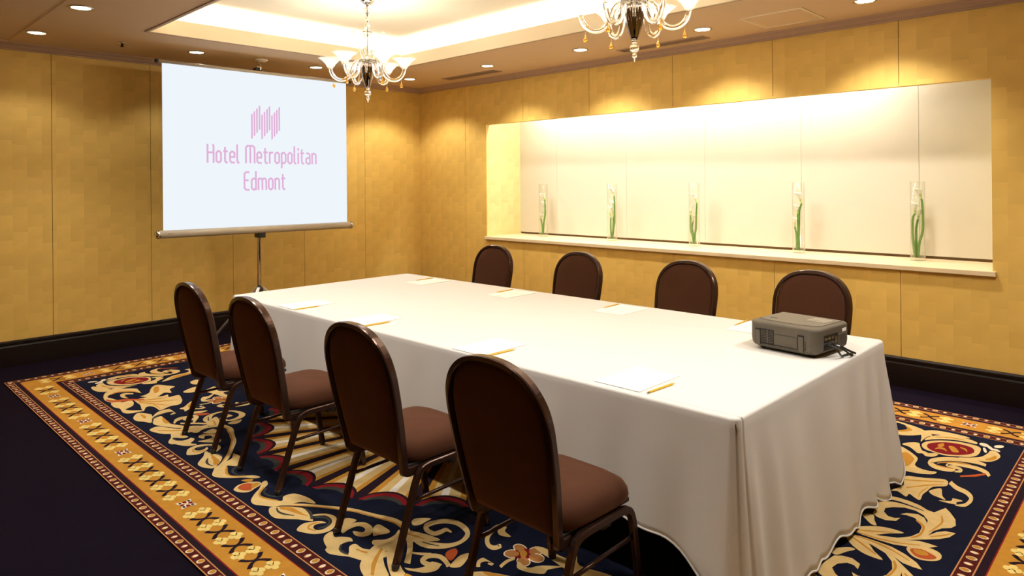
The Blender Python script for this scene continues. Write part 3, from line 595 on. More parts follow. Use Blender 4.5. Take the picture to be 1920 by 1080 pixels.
('c',[2339,762,2419,808,2500,856,2521,779,2476,724,2467,650,2462,594,2468,525,2442,538,2414,562,2410,520,2366,556,2339,543,2368,650]),
('g',[2352,711,2373,723,2402,741,2430,760,2457,781,2483,802,2501,818,2500,825,2481,812,2454,794,2426,776,2398,756,2370,736,2350,722]),
('g',[2388,622,2402,643,2423,674,2444,704,2465,732,2487,759,2502,778,2501,785,2485,769,2462,745,2440,719,2419,688,2398,655,2384,632]),
('g',[2456,549,2454,567,2452,592,2451,616,2454,643,2458,673,2462,694,2459,699,2455,679,2449,652,2446,623,2447,595,2451,568,2453,549]),
('c',[2474,656,2484,692,2509,729,2531,646,2554,605,2524,614,2495,625]),
('c',[2523,813,2532,800,2545,780,2560,762,2577,751,2595,743,2609,732,2619,718,2627,703,2630,693,2630,675,2629,649,2625,627,2617,609,2606,594,2598,583,2600,571,2610,574,2624,580,2636,594,2642,622,2646,658,2644,697,2636,734,2624,761,2609,782,2592,796,2574,805,2559,815,2546,830,2533,846,2525,859]),
('c',[2531,578,2574,612,2574,648,2613,648,2595,613,2597,585]),
('c',[2318,440,2336,470,2385,485,2435,481,2482,466,2517,440,2546,433,2556,465,2573,516,2598,481,2630,422,2644,361,2634,325,2607,295,2586,244,2579,187,2599,246,2624,279,2659,287,2647,231,2619,185,2577,141,2525,87,2564,114,2599,118,2631,115,2602,74,2554,38,2496,12,2440,8,2378,9,2325,20,2376,37,2434,51,2493,82,2530,131,2547,187,2543,244,2527,282,2497,319,2465,322,2442,313,2459,345,2499,366,2528,348,2549,303,2545,332,2519,373,2482,395,2439,395,2399,365,2376,331,2382,290,2407,258,2432,258,2452,277,2446,233,2410,210,2376,217,2351,239,2341,310,2336,365]),
('n',[2336,391,2348,400,2365,412,2383,421,2400,426,2417,427,2437,427,2462,424,2489,420,2508,416,2507,422,2488,428,2461,435,2435,441,2415,444,2396,445,2379,441,2361,431,2343,417,2332,407]),
('g',[2509,293,2520,282,2534,267,2543,251,2547,231,2549,203,2549,178,2545,158,2537,138,2532,124,2535,115,2542,126,2551,144,2557,167,2558,197,2556,232,2549,265,2535,286,2520,297,2509,303]),
('g',[2576,413,2581,397,2587,375,2590,357,2590,338,2587,314,2584,291,2580,266,2576,242,2573,226,2576,220,2579,235,2585,257,2589,280,2593,303,2597,328,2598,355,2593,383,2585,406,2579,421]),
('g',[2341,15,2364,14,2396,13,2428,14,2455,18,2481,25,2506,35,2533,48,2559,64,2577,75,2576,81,2557,71,2531,56,2504,44,2479,36,2453,30,2426,25,2395,23,2362,22,2339,22]),
('g',[2590,183,2599,192,2612,206,2624,221,2633,237,2641,254,2646,266,2644,272,2638,262,2630,248,2620,234,2609,218,2597,202,2588,191]),
('c',[2320,25,2355,84,2396,123,2442,145,2501,143,2456,96,2419,47,2371,32]),
('g',[2337,28,2352,35,2374,46,2397,60,2423,78,2449,99,2468,114,2466,120,2447,107,2420,89,2394,71,2372,56,2350,42,2336,33]),
('c',[2354,230,2319,198,2344,165,2376,131,2397,134,2377,175]),
('c',[2543,27,2550,-2,2580,-35,2614,-39,2651,-12,2663,21,2655,58,2629,78,2593,78,2559,57]),
('o',[2555,21,2580,-21,2614,-26,2644,-1,2647,23,2620,39,2588,48]),
('g',[2564,26,2588,-5,2621,17,2599,42])]
scr = MB(); scr.flat = True
for idx, (cl, fl_) in enumerate(SCROLL):
    q = [V((fl_[i]/1000, fl_[i+1]/1000, 0)) for i in range(0, len(fl_), 2)]
    if len(q) < 40: q = spline(q, 3, True)
    tri = tessellate_polygon([[V((v.x, v.y, 0)) for v in q]])
    z = Z0+0.0007+idx*0.000012
    bud_a = min(v.x for v in q) < -0.004; bud_b = min(v.y for v in q) < -0.004      # buds sit on a mirror axis
    for sx in ((1,) if bud_a else (-1, 1)):
        for sy in ((1,) if bud_b else (-1, 1)):
            pts = [(v.x*sx, v.y*sy) for v in q]
            scr.add([(x, y, z) for x, y in pts], [t if _area(pts, t) > 0 else t[::-1] for t in tri], KEY[cl])
scr.build('scrollwork', RUGM, rug)

# ------------------------------------------------------------------ table and cloth
X0, X1, Y0, Y1, ZT = 2.130, 5.969, -3.395, -1.830, 0.710
FZ = 0.0105                            # top of the carpet pile
tb = tag(empty('conference_table', ((X0+X1)/2, (Y0+Y1)/2, FZ)), 'long conference table hidden under the white cloth on chrome legs', 'table')
hx, hy = (X1-X0)/2, (Y1-Y0)/2
MB().rbox(-hx+0.01, hx-0.01, -hy+0.01, hy-0.01, 0.66, ZT-0.006-FZ, 0.006).build('tabletop', noisy('table_wood', (0.25, 0.14, 0.07), 0.5), tb)
for lx in (-hx+0.30, -0.06, 0.06, hx-0.33):
    for ly in (-hy+0.20, hy-0.20):
        MB().sweep([(lx, ly, 0), (lx, ly, 0.66)], 0.0145, n=14).build('leg', M_CHROME, tb)
# perimeter of the top, denser at the folds; start on the camera-side long edge at the screen end, run counter-clockwise
per = []
def seg(ax, ay, bx, by, n, side):
    for i in range(n): f = i/n; per.append((ax+(bx-ax)*f, ay+(by-ay)*f, side, f))
RC = 0.035
def corner(cx, cy, a0, n, side):
    for i in range(n+1): a = a0+PI/2*i/n; per.append((cx+RC*math.cos(a), cy+RC*math.sin(a), side, i/n))
seg(X0+RC, Y0, X1-RC, Y0, 150, 'long_a'); corner(X1-RC, Y0+RC, -PI/2, 12, 'c1')
seg(X1, Y0+RC, X1, Y1-RC, 110, 'end'); corner(X1-RC, Y1-RC, 0, 10, 'c2')
seg(X1-RC, Y1, X0+RC, Y1, 120, 'long_b'); corner(X0+RC, Y1-RC, PI/2, 8, 'c3')
seg(X0, Y1-RC, X0, Y0+RC, 60, 'far'); corner(X0+RC, Y0+RC, PI, 8, 'c4')
def smooth(a, b, t): t = min(1, max(0, (t-a)/(b-a))); return t*t*(3-2*t)
def drape(i):
    """hem height, flare and fold depth at perimeter point i"""
    x, y, side, f = per[i]
    if side == 'long_a':
        hem = 0.245+0.016*math.sin(f*31)+0.010*math.sin(f*67+1); hem -= 0.10*smooth(0.93, 1.0, f)
        fold = 0.005*math.sin(f*42)+0.004*math.sin(f*95+2); flare = 0.015+0.03*smooth(0.95, 1, f)
    elif side == 'end':
        hem = 0.033+0.016*math.sin(f*26+0.6)+0.010*math.sin(f*55)
        fold = sum(h*math.exp(-((f-c)/w)**2) for c, w, h in ((.03, .022, .016), (.085, .03, -.014), (.15, .03, .016), (.27, .07, .018), (.42, .06, -.010), (.57, .07, .014), (.70, .04, -.014), (.77, .03, .020), (.84, .025, -.016), (.90, .025, .022), (.955, .02, -.014))); flare = 0.050
    elif side == 'c1':
        hem = 0.145-0.11*f; fold = 0.0; flare = 0.045
    elif side == 'c2':
        hem = 0.03+0.20*f; fold = 0.02*math.sin(f*PI); flare = 0.075
    else:
        hem = 0.24+0.012*math.sin(f*40); fold = 0.006*math.sin(f*60); flare = 0.02
    return hem, fold, flare
per2 = [(q[0], q[1]) for q in per]; NP = len(per)
nrm = []
for i in range(NP):
    a, b = per2[(i-1) % NP], per2[(i+1) % NP]; d = V((b[0]-a[0], b[1]-a[1], 0)).normalized(); nrm.append(V((d.y, -d.x, 0)))
rows = []
for ins, z in ((0.02, ZT), (0.008, ZT-0.0012), (0.002, ZT-0.0045), (0.0, ZT-0.010)):
    rows.append([V((per2[i][0], per2[i][1], z))-nrm[i]*ins for i in range(NP)])
NS = 22
for s in range(1, NS+1):
    t = s/NS; row = []
    for i in range(NP):
        hem, fold, flare = drape(i)
        out = flare*t**1.2+fold*t**0.7*min(1, t*3)
        q = V((per2[i][0], per2[i][1], 0))+nrm[i]*out; q.z = (ZT-0.010)+(hem-(ZT-0.010))*t
        row.append(q)
    rows.append(row)
# the slit where two lengths of cloth meet at the corner nearest the projector end
kc = [i for i in range(NP) if per[i][2] == 'c1'][6]
for r in rows[4:]:
    r[kc] = r[kc]-nrm[kc]*0.008
    r[kc-1] = r[kc-1]+nrm[kc]*0.001
m = MB(); vs = [q for r in rows for q in r]; fs = []
for j in range(len(rows)-1):
    for i in range(NP):
        i2 = (i+1) % NP; fs.append((j*NP+i, (j+1)*NP+i, (j+1)*NP+i2, j*NP+i2))
fs.append(tuple(range(NP)))
m.add(vs, fs, 0, True)
cl = tag(m.build('tablecloth', M_CLOTH), 'white cloth draped to the floor over the conference table', 'tablecloth')
sd = cl.modifiers.new('thickness', 'SOLIDIFY'); sd.thickness = 0.002; sd.offset = -1
hemp = [tuple(q) for q in rows[-1]]+[tuple(rows[-1][0])]
MB().sweep(hemp, 0.0042, n=6, cap=False).build('hem', M_CLOTH, cl)

# ------------------------------------------------------------------ banquet chairs
def make_chair():
    t = empty('banquet_chair')
    ang = math.atan2(0.11, 0.56)
    def bk(x, h, off=0.0):
        """point on the leaning back plane: h is height along it from the lower edge"""
        return V((x, -0.195-math.sin(ang)*h-math.cos(ang)*off, 0.362+math.cos(ang)*h-math.sin(ang)*off))
    HT = 0.572
    def half(h):
        """half width of the back outline"""
        if h < 0.36: return 0.190+0.034*math.sin(PI/2*h/0.36)
        q = (h-0.36)/(HT-0.36); return 0.224*max(0.0, 1-q**2.35)**(1/2.35)
    hs = [0, .05, .1, .16, .22, .28, .34, .38, .42, .45, .48, .505, .525, .541, .553, .562, .568, .5715]
    left = [bk(-half(h), h) for h in hs]; right = [bk(half(h), h) for h in hs][::-1]
    low = lambda s: [V((s*0.165, -0.065, 0.352)), V((s*0.176, -0.120, 0.345)), V((s*0.184, -0.165, 0.346)), V((s*0.188, -0.188, 0.354))]
    path = low(-1)+left+[bk(0, HT)]+right+low(1)[::-1]
    path = spline(path, 2)
    MB().sweep(path, 0.0105, 0.019, square=True, up=(0, 0, 1)).build('back_frame', M_FRAME, t)
    # padded back panel, cushioned on both faces
    m = MB(); rings = []
    N = 44
    prof = [(0.0, .020), (.45, .0195), (.75, .017), (.90, .012), (.985, .004), (.985, -.004), (.90, -.013), (.75, -.018), (.45, -.0205), (0.0, -.021)]
    out = []
    for k in range(N):
        f = k/N
        if f < 0.12: q = f/0.12; out.append((0.178*(2*q-1), 0.012))
        elif f < 0.5:
            q = (f-0.12)/0.38; h = 0.012+(HT-0.018)*(1-(1-q)**1.7); h = min(h, HT-0.0105); out.append((max(0.0, half(h)-0.010), h))
        elif f == 0.5: out.append((0.0, HT-0.0095))
        else: q = 1-(f-0.5)/0.5; out.append(None)
    good = [o for o in out if o]
    rt = [o for o in good if o[0] > 0.001 and o[1] > 0.0125]
    bot = [(0.178*(2*i/6-1), 0.012) for i in range(7)]
    outline = bot+rt+[(0, HT-0.0095)]+[(-a, b) for a, b in rt[::-1]]
    cx, ch = 0.0, 0.30; n = len(outline); vs = []; fs = []
    for sc, d in prof:
        for a, b in outline:
            vs.append(bk(cx+(a-cx)*max(sc, .001), ch+(b-ch)*max(sc, .001), d))
    for i in range(len(prof)-1):
        for k in range(n): k2 = (k+1) % n; fs.append((i*n+k, i*n+k2, (i+1)*n+k2, (i+1)*n+k))
    fs.append(tuple(range(n))); fs.append(tuple((len(prof)-1)*n+k for k in range(n)))
    m.add(vs, fs, 0, True); m.build('backrest', M_VELVET, t)
    # seat cushion
    m = MB(); n = 48; vs = []; fs = []
    prof = [(.001, .372), (.86, .372), (.94, .374), (.99, .384), (1.0, .402), (.985, .424), (.93, .444), (.80, .459), (.58, .468), (.3, .4725), (.001, .474)]
    for sc, z in prof:
        for k in range(n):
            a = 2*PI*k/n; c, s = math.cos(a), math.sin(a); e = 2/4.2
            x = 0.218*math.copysign(abs(c)**e, c)*sc; y = 0.014+0.212*math.copysign(abs(s)**e, s)*sc
            x *= 1.0-0.06*(0.2-y)/0.4
            vs.append((x, y, z-0.012*smooth(0.10, 0.226, y)*(z > .40)))
    for i in range(len(prof)-1):
        for k in range(n): k2 = (k+1) % n; fs.append((i*n+k, i*n+k2, (i+1)*n+k2, (i+1)*n+k))
    m.add(vs, fs, 0, True); m.build('seat', M_VELVET, t)
    MB().rbox(-0.185, 0.185, -0.17, 0.20, 0.358, 0.374, 0.004).build('seat_base', M_BLACK, t)
    for s in (-1, 1):
        x = s*0.206
        rear = spline([(x, -0.252, 0.008), (x, -0.215, 0.115), (x, -0.178, 0.225), (x, -0.150, 0.305), (x, -0.128, 0.342), (x, -0.092, 0.356), (x, -0.03, 0.3575), (x, 0.02, 0.358)], 3)
        front = spline([(x, 0.232, 0.008), (x, 0.215, 0.115), (x, 0.199, 0.225), (x, 0.186, 0.300), (x, 0.168, 0.340), (x, 0.132, 0.356), (x, 0.07, 0.358), (x, 0.02, 0.358)], 3)
        for P in (rear, front):
            lg = MB().sweep(P, 0.0115, 0.0135, square=True, up=(0, 1, 0)).build('leg', M_FRAME, t)
            p = P[0]; MB().lathe([(0.013, -0.008), (0.0145, -0.004), (0.0145, 0.012), (0.011, 0.014)], (p.x, p.y, p.z), 12).build('foot_cap', M_BLACK, lg)
        MB().sweep([(s*0.200, -0.176, 0.232), (s*0.200, 0.0, 0.236), (s*0.200, 0.198, 0.240)], 0.008, n=8).build('stretcher', M_FRAME, t)
        MB().sweep([(s*0.197, 0.02, 0.335), (s*0.197, 0.06, 0.335)], 0.011, n=8).build('stacking_bumper', M_BLACK, t)
    for y in (-0.10, 0.13):
        MB().sweep([(-0.20, y, 0.347), (0.20, y, 0.347)], 0.0095, n=8).build('cross_bar', M_FRAME, t)
    return t
proto = make_chair()
KIND = 'brown velvet chair'
spots = [
    (2.945, -3.700, 0, KIND+' across the table from the niche, closest to the projection screen'),
    (3.690, -3.700, 0, KIND+' across the table from the niche, second from the projection screen'),
    (4.632, -3.700, 0, KIND+' across the table from the niche, third from the projection screen'),
    (5.430, -3.705, 0, KIND+' across the table from the niche, farthest from the projection screen'),
    (2.640, -1.548, PI, 'brown velvet chair between table and niche, nearest the room corner'),
    (3.590, -1.540, PI, 'brown velvet chair between table and niche, second from the room corner'),
    (4.545, -1.535, PI, 'brown velvet chair between table and niche, third from the room corner'),
    (5.392, -1.520, PI, 'brown velvet chair between table and niche, right behind the projector')]
for i, (x, y, r, lb) in enumerate(spots):
    c = proto if i == 0 else copy_tree(proto)
    c.location = (x, y, FZ); c.rotation_euler = (0, 0, r)
    tag(c, lb, 'chair', 'banquet chairs around the table')

# ------------------------------------------------------------------ projector on the table
TOP = ZT+0.0008
M_PROJ = noisy('projector_grey', (0.120, 0.102, 0.077), 0.60, 60, 0.05, spec=0.25)
M_PROJD = mat('projector_line', (0.012, 0.009, 0.007), 0.6)
pj = tag(empty('projector', (5.730, -2.285, TOP), math.radians(-7)), 'grey-beige data projector standing on the white tablecloth', 'projector')
pw, pd, pz0, pz1 = 0.168, 0.156, 0.015, 0.130       # half length (x), half depth (y), body heights
def body_ring(sx, sy, z, r, n=6):
    o = []
    for (qx, qy, a0) in ((sx-r, sy-r, 0), (-sx+r, sy-r, PI/2), (-sx+r, -sy+r, PI), (sx-r, -sy+r, 1.5*PI)):
        for k in range(n+1): a = a0+PI/2*k/n; o.append((qx+r*math.cos(a), qy+r*math.sin(a), z))
    return o
def loft(rings):
    m = MB(); n = len(rings[0]); fs = []
    for i in range(len(rings)-1):
        for k in range(n): k2 = (k+1) % n; fs.append((i*n+k, i*n+k2, (i+1)*n+k2, (i+1)*n+k))
    fs.append(tuple(range(n))[::-1]); fs.append(tuple((len(rings)-1)*n+k for k in range(n)))
    return m.add([q for r in rings for q in r], fs)
bdy = loft([body_ring(pw-.030, pd-.022, pz0-.004, .03), body_ring(pw-.012, pd-.008, pz0+.004, .04), body_ring(pw-.003, pd-.002, pz0+.014, .045), body_ring(pw, pd, pz0+.035, .045), body_ring(pw, pd, pz1-.010, .045),
            body_ring(pw-.0015, pd-.0015, pz1-.005, .045), body_ring(pw-.005, pd-.005, pz1-.0015, .042), body_ring(pw-.011, pd-.011, pz1, .038)]).build('body', M_PROJ, pj)
# raised centre of the lid with a curved step
m = MB(); q = [(-0.150, -0.085), (-0.10, -0.103), (-0.02, -0.108), (0.06, -0.100), (0.12, -0.085), (0.142, -0.06), (0.142, 0.125), (-0.150, 0.125)]
n = len(q); m.add([(x, y, pz1-.001) for x, y in q]+[(x*.985, y*.98, pz1+.004) for x, y in q], [(i, (i+1) % n, n+(i+1) % n, n+i) for i in range(n)]+[tuple(range(n, 2*n))])
lid = m.build('lid', noisy('projector_lid', (0.175, 0.150, 0.113), 0.58, 60, 0.04, spec=0.25), pj)
kp = MB().rbox(0.030, 0.125, 0.000, 0.095, pz1+.0035, pz1+.0055, 0.001).build('keypad', noisy('keypad_grey', (0.24, 0.20, 0.15), 0.5), pj)
for ix in range(4):
    for iy in range(4):
        MB().rbox(0.038+ix*0.022, 0.050+ix*0.022, 0.010+iy*0.021, 0.020+iy*0.021, pz1+.0050, pz1+.0070, 0.0008).build('button', mat('button_grey', (0.42, 0.38, 0.30), 0.4), kp)
MB().rbox(-0.120, -0.085, -0.050, -0.035, pz1+.0035, pz1+.0048, 0.0008).build('badge', M_PROJD, pj)
# camera-side flank (-y): air intake with louvres, filter door, two latches
ysd = -pd
vg = MB().box(-0.098, -0.036, ysd-.0015, ysd+.002, 0.036, 0.100).build('air_intake', M_PROJD, pj)
for i in range(8):
    MB().box(-0.096, -0.038, ysd-.004, ysd-.0012, 0.0400+i*0.0074, 0.0422+i*0.0074).build('louvre', M_PROJ, vg)
MB().box(-0.069, -0.065, ysd-.0042, ysd-.001, 0.036, 0.100).build('louvre_post', M_PROJ, vg)
dr = MB().box(-0.100, 0.078, ysd-.0008, ysd+.002, 0.0305, 0.0330).box(-0.030, 0.078, ysd-.0008, ysd+.002, 0.083, 0.0845).box(0.076, 0.078, ysd-.0008, ysd+.002, 0.0305, 0.0845).box(-0.104, -0.1025, ysd-.0008, ysd+.002, 0.0305, 0.103).build('filter_door_joint', M_PROJD, pj)
for lx in (-0.128, 0.082):
    lt = MB().rbox(lx, lx+.024, ysd-.004, ysd+.004, 0.024, 0.092, 0.002).build('latch', M_PROJ, pj)
    MB().box(lx, lx+.024, ysd-.0044, ysd+.002, 0.092, 0.098).box(lx-.003, lx, ysd-.0008, ysd+.002, 0.026, 0.098).box(lx+.024, lx+.027, ysd-.0008, ysd+.002, 0.026, 0.098).build('latch_shadow_gap', M_PROJD, lt)
for i in range(5): MB().box(0.113, 0.117, ysd-.0008, ysd+.002, 0.036+i*.008, 0.040+i*.008).build('side_slot', M_PROJD, pj)
# rear (+x): dark connector bay, sockets, grille, rating sticker
rp = MB().box(pw-.002, pw+.0012, -0.095, 0.030, 0.032, 0.098).build('connector_panel', M_BLACK, pj)
M_SOCK = mat('socket_metal', (0.45, 0.43, 0.40), 0.3, 1.0)
for i, (yy, zz, w, h) in enumerate([(-0.080, 0.082, .022, .010), (-0.050, 0.082, .022, .010), (-0.020, 0.082, .012, .012), (-0.080, 0.062, .022, .010), (-0.050, 0.062, .010, .010), (-0.034, 0.062, .010, .010), (-0.018, 0.062, .010, .010), (0.010, 0.07, .018, .026)]):
    MB().rbox(pw, pw+.004, yy-w/2, yy+w/2, zz-h/2, zz+h/2, .0012).build('socket', M_SOCK, rp)
rg = MB().box(pw-.002, pw+.001, 0.040, 0.108, 0.030, 0.090).build('exhaust', mat('exhaust_grey', (0.20, 0.175, 0.15), 0.5), pj)
for i in range(8): MB().box(pw+.0008, pw+.003, 0.0425+i*.0083, 0.0465+i*.0083, 0.032, 0.088).build('exhaust_slat', M_PROJ, rg)
MB().box(pw-.001, pw+.0012, 0.072, 0.108, 0.095, 0.110).build('rating_sticker', M_PAPER, pj)
for fx, fy in ((-.12, -.10), (-.12, .10), (.12, -.10), (.12, .10)):
    MB().lathe([(.012, 0), (.014, .002), (.012, .010), (.010, .020)], (fx, fy, 0), 14).build('foot', M_BLACK, pj)
MB().lathe([(.040, 0), (.040, .022), (.034, .024), (.030, .012), (.0, .006)], (0, 0, 0), 26).build('lens', M_BLACK, pj).matrix_local = Matrix.Translation((-pw+.004, 0.04, 0.075)) @ Matrix.Rotation(-PI/2, 4, 'Y')
# leads plugged into the back and dropping to the cloth
def lead(pts, r=.0042):
    MB().sweep(spline([V(q) for q in pts], 8), r, n=8).build('cable', M_BLACK, pj)
lead([(pw+.004, -.078, .062), (pw+.030, -.080, .056), (pw+.050, -.070, .036), (pw+.046, -.030, .010), (pw+.040, .02, .0055), (pw+.05, .06, .0055)])
lead([(pw+.004, -.048, .060), (pw+.035, -.045, .052), (pw+.062, -.02, .030), (pw+.064, .02, .007), (pw+.056, .05, .0055), (pw+.030, .055, .0055)])
lead([(pw+.004, -.030, .060), (pw+.028, -.010, .048), (pw+.050, .03, .024), (pw+.060, .07, .0075)], .0048)
for yy, zz in ((-.078, .062), (-.048, .060)):
    MB().rbox(pw+.002, pw+.026, yy-.010, yy+.010, zz-.006, zz+.006, .002).build('plug', M_BLACK, pj)
MB().rbox(pw+.022, pw+.040, -.040, -.028, .046, .055, .002).build('plug_collar', mat('white_plastic', (.82, .80, .76), .4), pj)

# ------------------------------------------------------------------ notepads and pencils
M_PENC = noisy('pencil_yellow', (0.80, 0.48, 0.035), 0.4, 40, 0.08)
M_WOOD = mat('pencil_wood', (0.72, 0.48, 0.26), 0.6)
M_LEAD = mat('pencil_lead', (0.03, 0.03, 0.03), 0.4)
def notepad(x, y, rz, label):
    t = empty('notepad', (x, y, TOP), rz, label, 'notepad', 'notepads laid out on the tablecloth')
    MB().rbox(-0.105, 0.105, -0.1485, 0.1485, 0.0, 0.0022, 0.0005, 1).build('sheets', M_PAPER, t)
    MB().box(-0.012, 0.012, 0.124, 0.132, 0.0021, 0.0024).build('letterhead_mark', mat('faint_grey', (0.62, 0.60, 0.60), 0.7), t)
def pencil(x, y, z, rz, label):
    """lies along local +y, blunt end at -y"""
    t = empty('pencil', (x, y, z), rz, label, 'pencil', 'yellow pencils beside the notepads')
    r = 0.0042; hexa = [(r*math.cos(PI/3*k), r*math.sin(PI/3*k)) for k in range(6)]
    def pr(y0, y1, s0, s1, mt, nm):
        vs = [(a*s0, y0, b*s0+r*.87) for a, b in hexa]+[(a*s1, y1, b*s1+r*.87) for a, b in hexa]
        MB().add(vs, [(k, (k+1) % 6, 6+(k+1) % 6, 6+k) for k in range(6)]+[tuple(range(6)), tuple(range(6, 12))[::-1]]).build(nm, mt, t)
    pr(-0.090, -0.078, .96, .96, mat('ferrule', (.55, .50, .45), .3, 1.0), 'end_cap')
    pr(-0.078, 0.070, 1, 1, M_PENC, 'shaft'); pr(0.070, 0.086, 1, .32, M_WOOD, 'sharpened_cone'); pr(0.086, 0.092, .32, .04, M_LEAD, 'lead_point')
who = ['the chair closest to the screen', 'the second chair from the screen', 'the third chair from the screen', 'the chair farthest from the screen']
near = [(2.900, -3.236, 3.026, -3.298), (3.645, -3.243, 3.787, -3.298), (4.630, -3.236, 4.762, -3.290), (5.458, -3.212, 5.600, -3.266)]
for (a, b, c, d), w in zip(near, who):
    notepad(a, b, 0.0, 'white paper pad before '+w+', side opposite the niche')
    on = abs(c-a) < 0.125
    pencil(c, d, TOP+(0.0023 if on else 0.0), math.radians(-3), 'yellow pencil by the pad before '+w+', side opposite the niche')
who2 = ['the niche-side chair nearest the room corner', 'the second niche-side chair from the room corner', 'the third niche-side chair from the room corner', 'the niche-side chair behind the projector']
far = [(2.690, -2.050, 2.572, -1.990), (3.615, -2.045, 3.506, -2.002), (4.545, -2.035, 4.430, -1.978), (5.385, -1.985, 5.272, -1.930)]
for (a, b, c, d), w in zip(far, who2):
    notepad(a, b, PI, 'white paper pad in front of '+w)
    pencil(c, d, TOP+0.0023 if abs(c-a) < .112 else TOP, PI+math.radians(3), 'yellow pencil by the pad in front of '+w)

# ------------------------------------------------------------------ tripod projection screen
SX = 0.80
sc_ = tag(empty('projection_screen', (SX, -2.52, 0)), 'portable tripod projection screen showing a pink hotel logo', 'projection screen')
def loc(y, z, dx=0.0): return (dx, y+2.52, z)
E_SCR = emit('screen_glow_white', (0.885, 0.945, 1.0), 0.83)  # fabric made to glow in place of the projector's light
E_LOGO = emit('screen_glow_pink', (0.80, 0.47, 0.72), 0.82)
M_TUBE = noisy('screen_case', (0.50, 0.42, 0.31), 0.38, 20, 0.01)
SY0, SY1, SZ0, SZ1 = -3.392, -1.590, 1.105, 2.545
fab = MB().box(-0.001, 0.0, SY0+2.52, SY1+2.52, SZ0, SZ1).build('screen_fabric', E_SCR, sc_)
bb = MB().box(-0.004, -0.0012, SY0+2.52, SY1+2.52, SZ0, SZ1).build('screen_backing', mat('screen_back', (0.05, 0.05, 0.05), 0.8), sc_)
# roller case and end caps, top slat and its end caps
cs = MB().sweep([loc(-3.425, 1.082), loc(-1.555, 1.070)], 0.034, n=20).build('roller_case', M_TUBE, sc_)
for a, b in ((-3.425, -1), (-1.555, 1)):
    zc = 1.082 if b < 0 else 1.070
    MB().sweep([loc(a, zc), loc(a+b*.012, zc), loc(a+b*.030, zc)], [.038, .038, .030], n=20).build('case_end_cap', M_CHROME, sc_)
MB().box(0.033, 0.0345, -3.36+2.52, -3.32+2.52, 1.086, 1.092).build('maker_plate', M_CHROME, sc_)
MB().sweep([loc(-3.425, 2.556), loc(-1.560, 2.552)], 0.014, n=12).build('top_slat', M_TUBE, sc_)
for a in (-3.435, -1.550): MB().sweep([loc(a-.012, 2.556), loc(a+.012, 2.556)], 0.016, n=12).build('slat_end_cap', M_BLACK, sc_)
# pole, hook, collar and three legs
MB().sweep([(-.05, 0, 0.10), (-.05, 0, 2.60)], 0.018, n=14, up=(1, 0, 0)).build('pole', M_CHROME, sc_)
MB().rbox(-.075, .02, -.035, .035, 1.000, 1.050, .006).build('case_bracket', M_BLACK, sc_)
MB().sweep(spline([(-.05, 0, 2.58), (-.045, 0, 2.625), (-.01, .0, 2.632), (.012, 0, 2.61), (.012, 0, 2.575)], 6), 0.008, n=8, up=(0, 1, 0)).build('hook', M_CHROME, sc_)
MB().rbox(-.085, -.015, -.03, .03, 2.575, 2.602, .005).build('pole_head', M_BLACK, sc_)
MB().lathe([(.026, .47), (.034, .48), (.034, .52), (.024, .535), (.016, .54)], (-.05, 0, 0), 18).build('leg_collar', M_BLACK, sc_)
MB().lathe([(.021, .10), (.024, .11), (.024, .15), (.017, .16)], (-.05, 0, 0), 18).build('lower_collar', M_BLACK, sc_)
for k, a in enumerate((197, 317, 77)):
    a = math.radians(a); c, s = math.cos(a), math.sin(a)
    lg = MB().sweep([(-.05+.03*c, .03*s, .525), (-.05+.06*c, .06*s, .50), (-.05+.61*c, .61*s, .012)], 0.014, 0.008, square=True).build('leg', mat('leg_aluminium', (.85, .84, .82), .38, .7), sc_)
    MB().sweep([(-.05+.585*c, .585*s, .030), (-.05+.625*c, .625*s, .011)], 0.013, n=10).build('foot_cap', M_BLACK, lg)
    MB().sweep([(-.05+.02*c, .02*s, .13), (-.05+.34*c, .34*s, .245)], 0.006, 0.003, square=True).build('brace', M_CHROME, sc_)
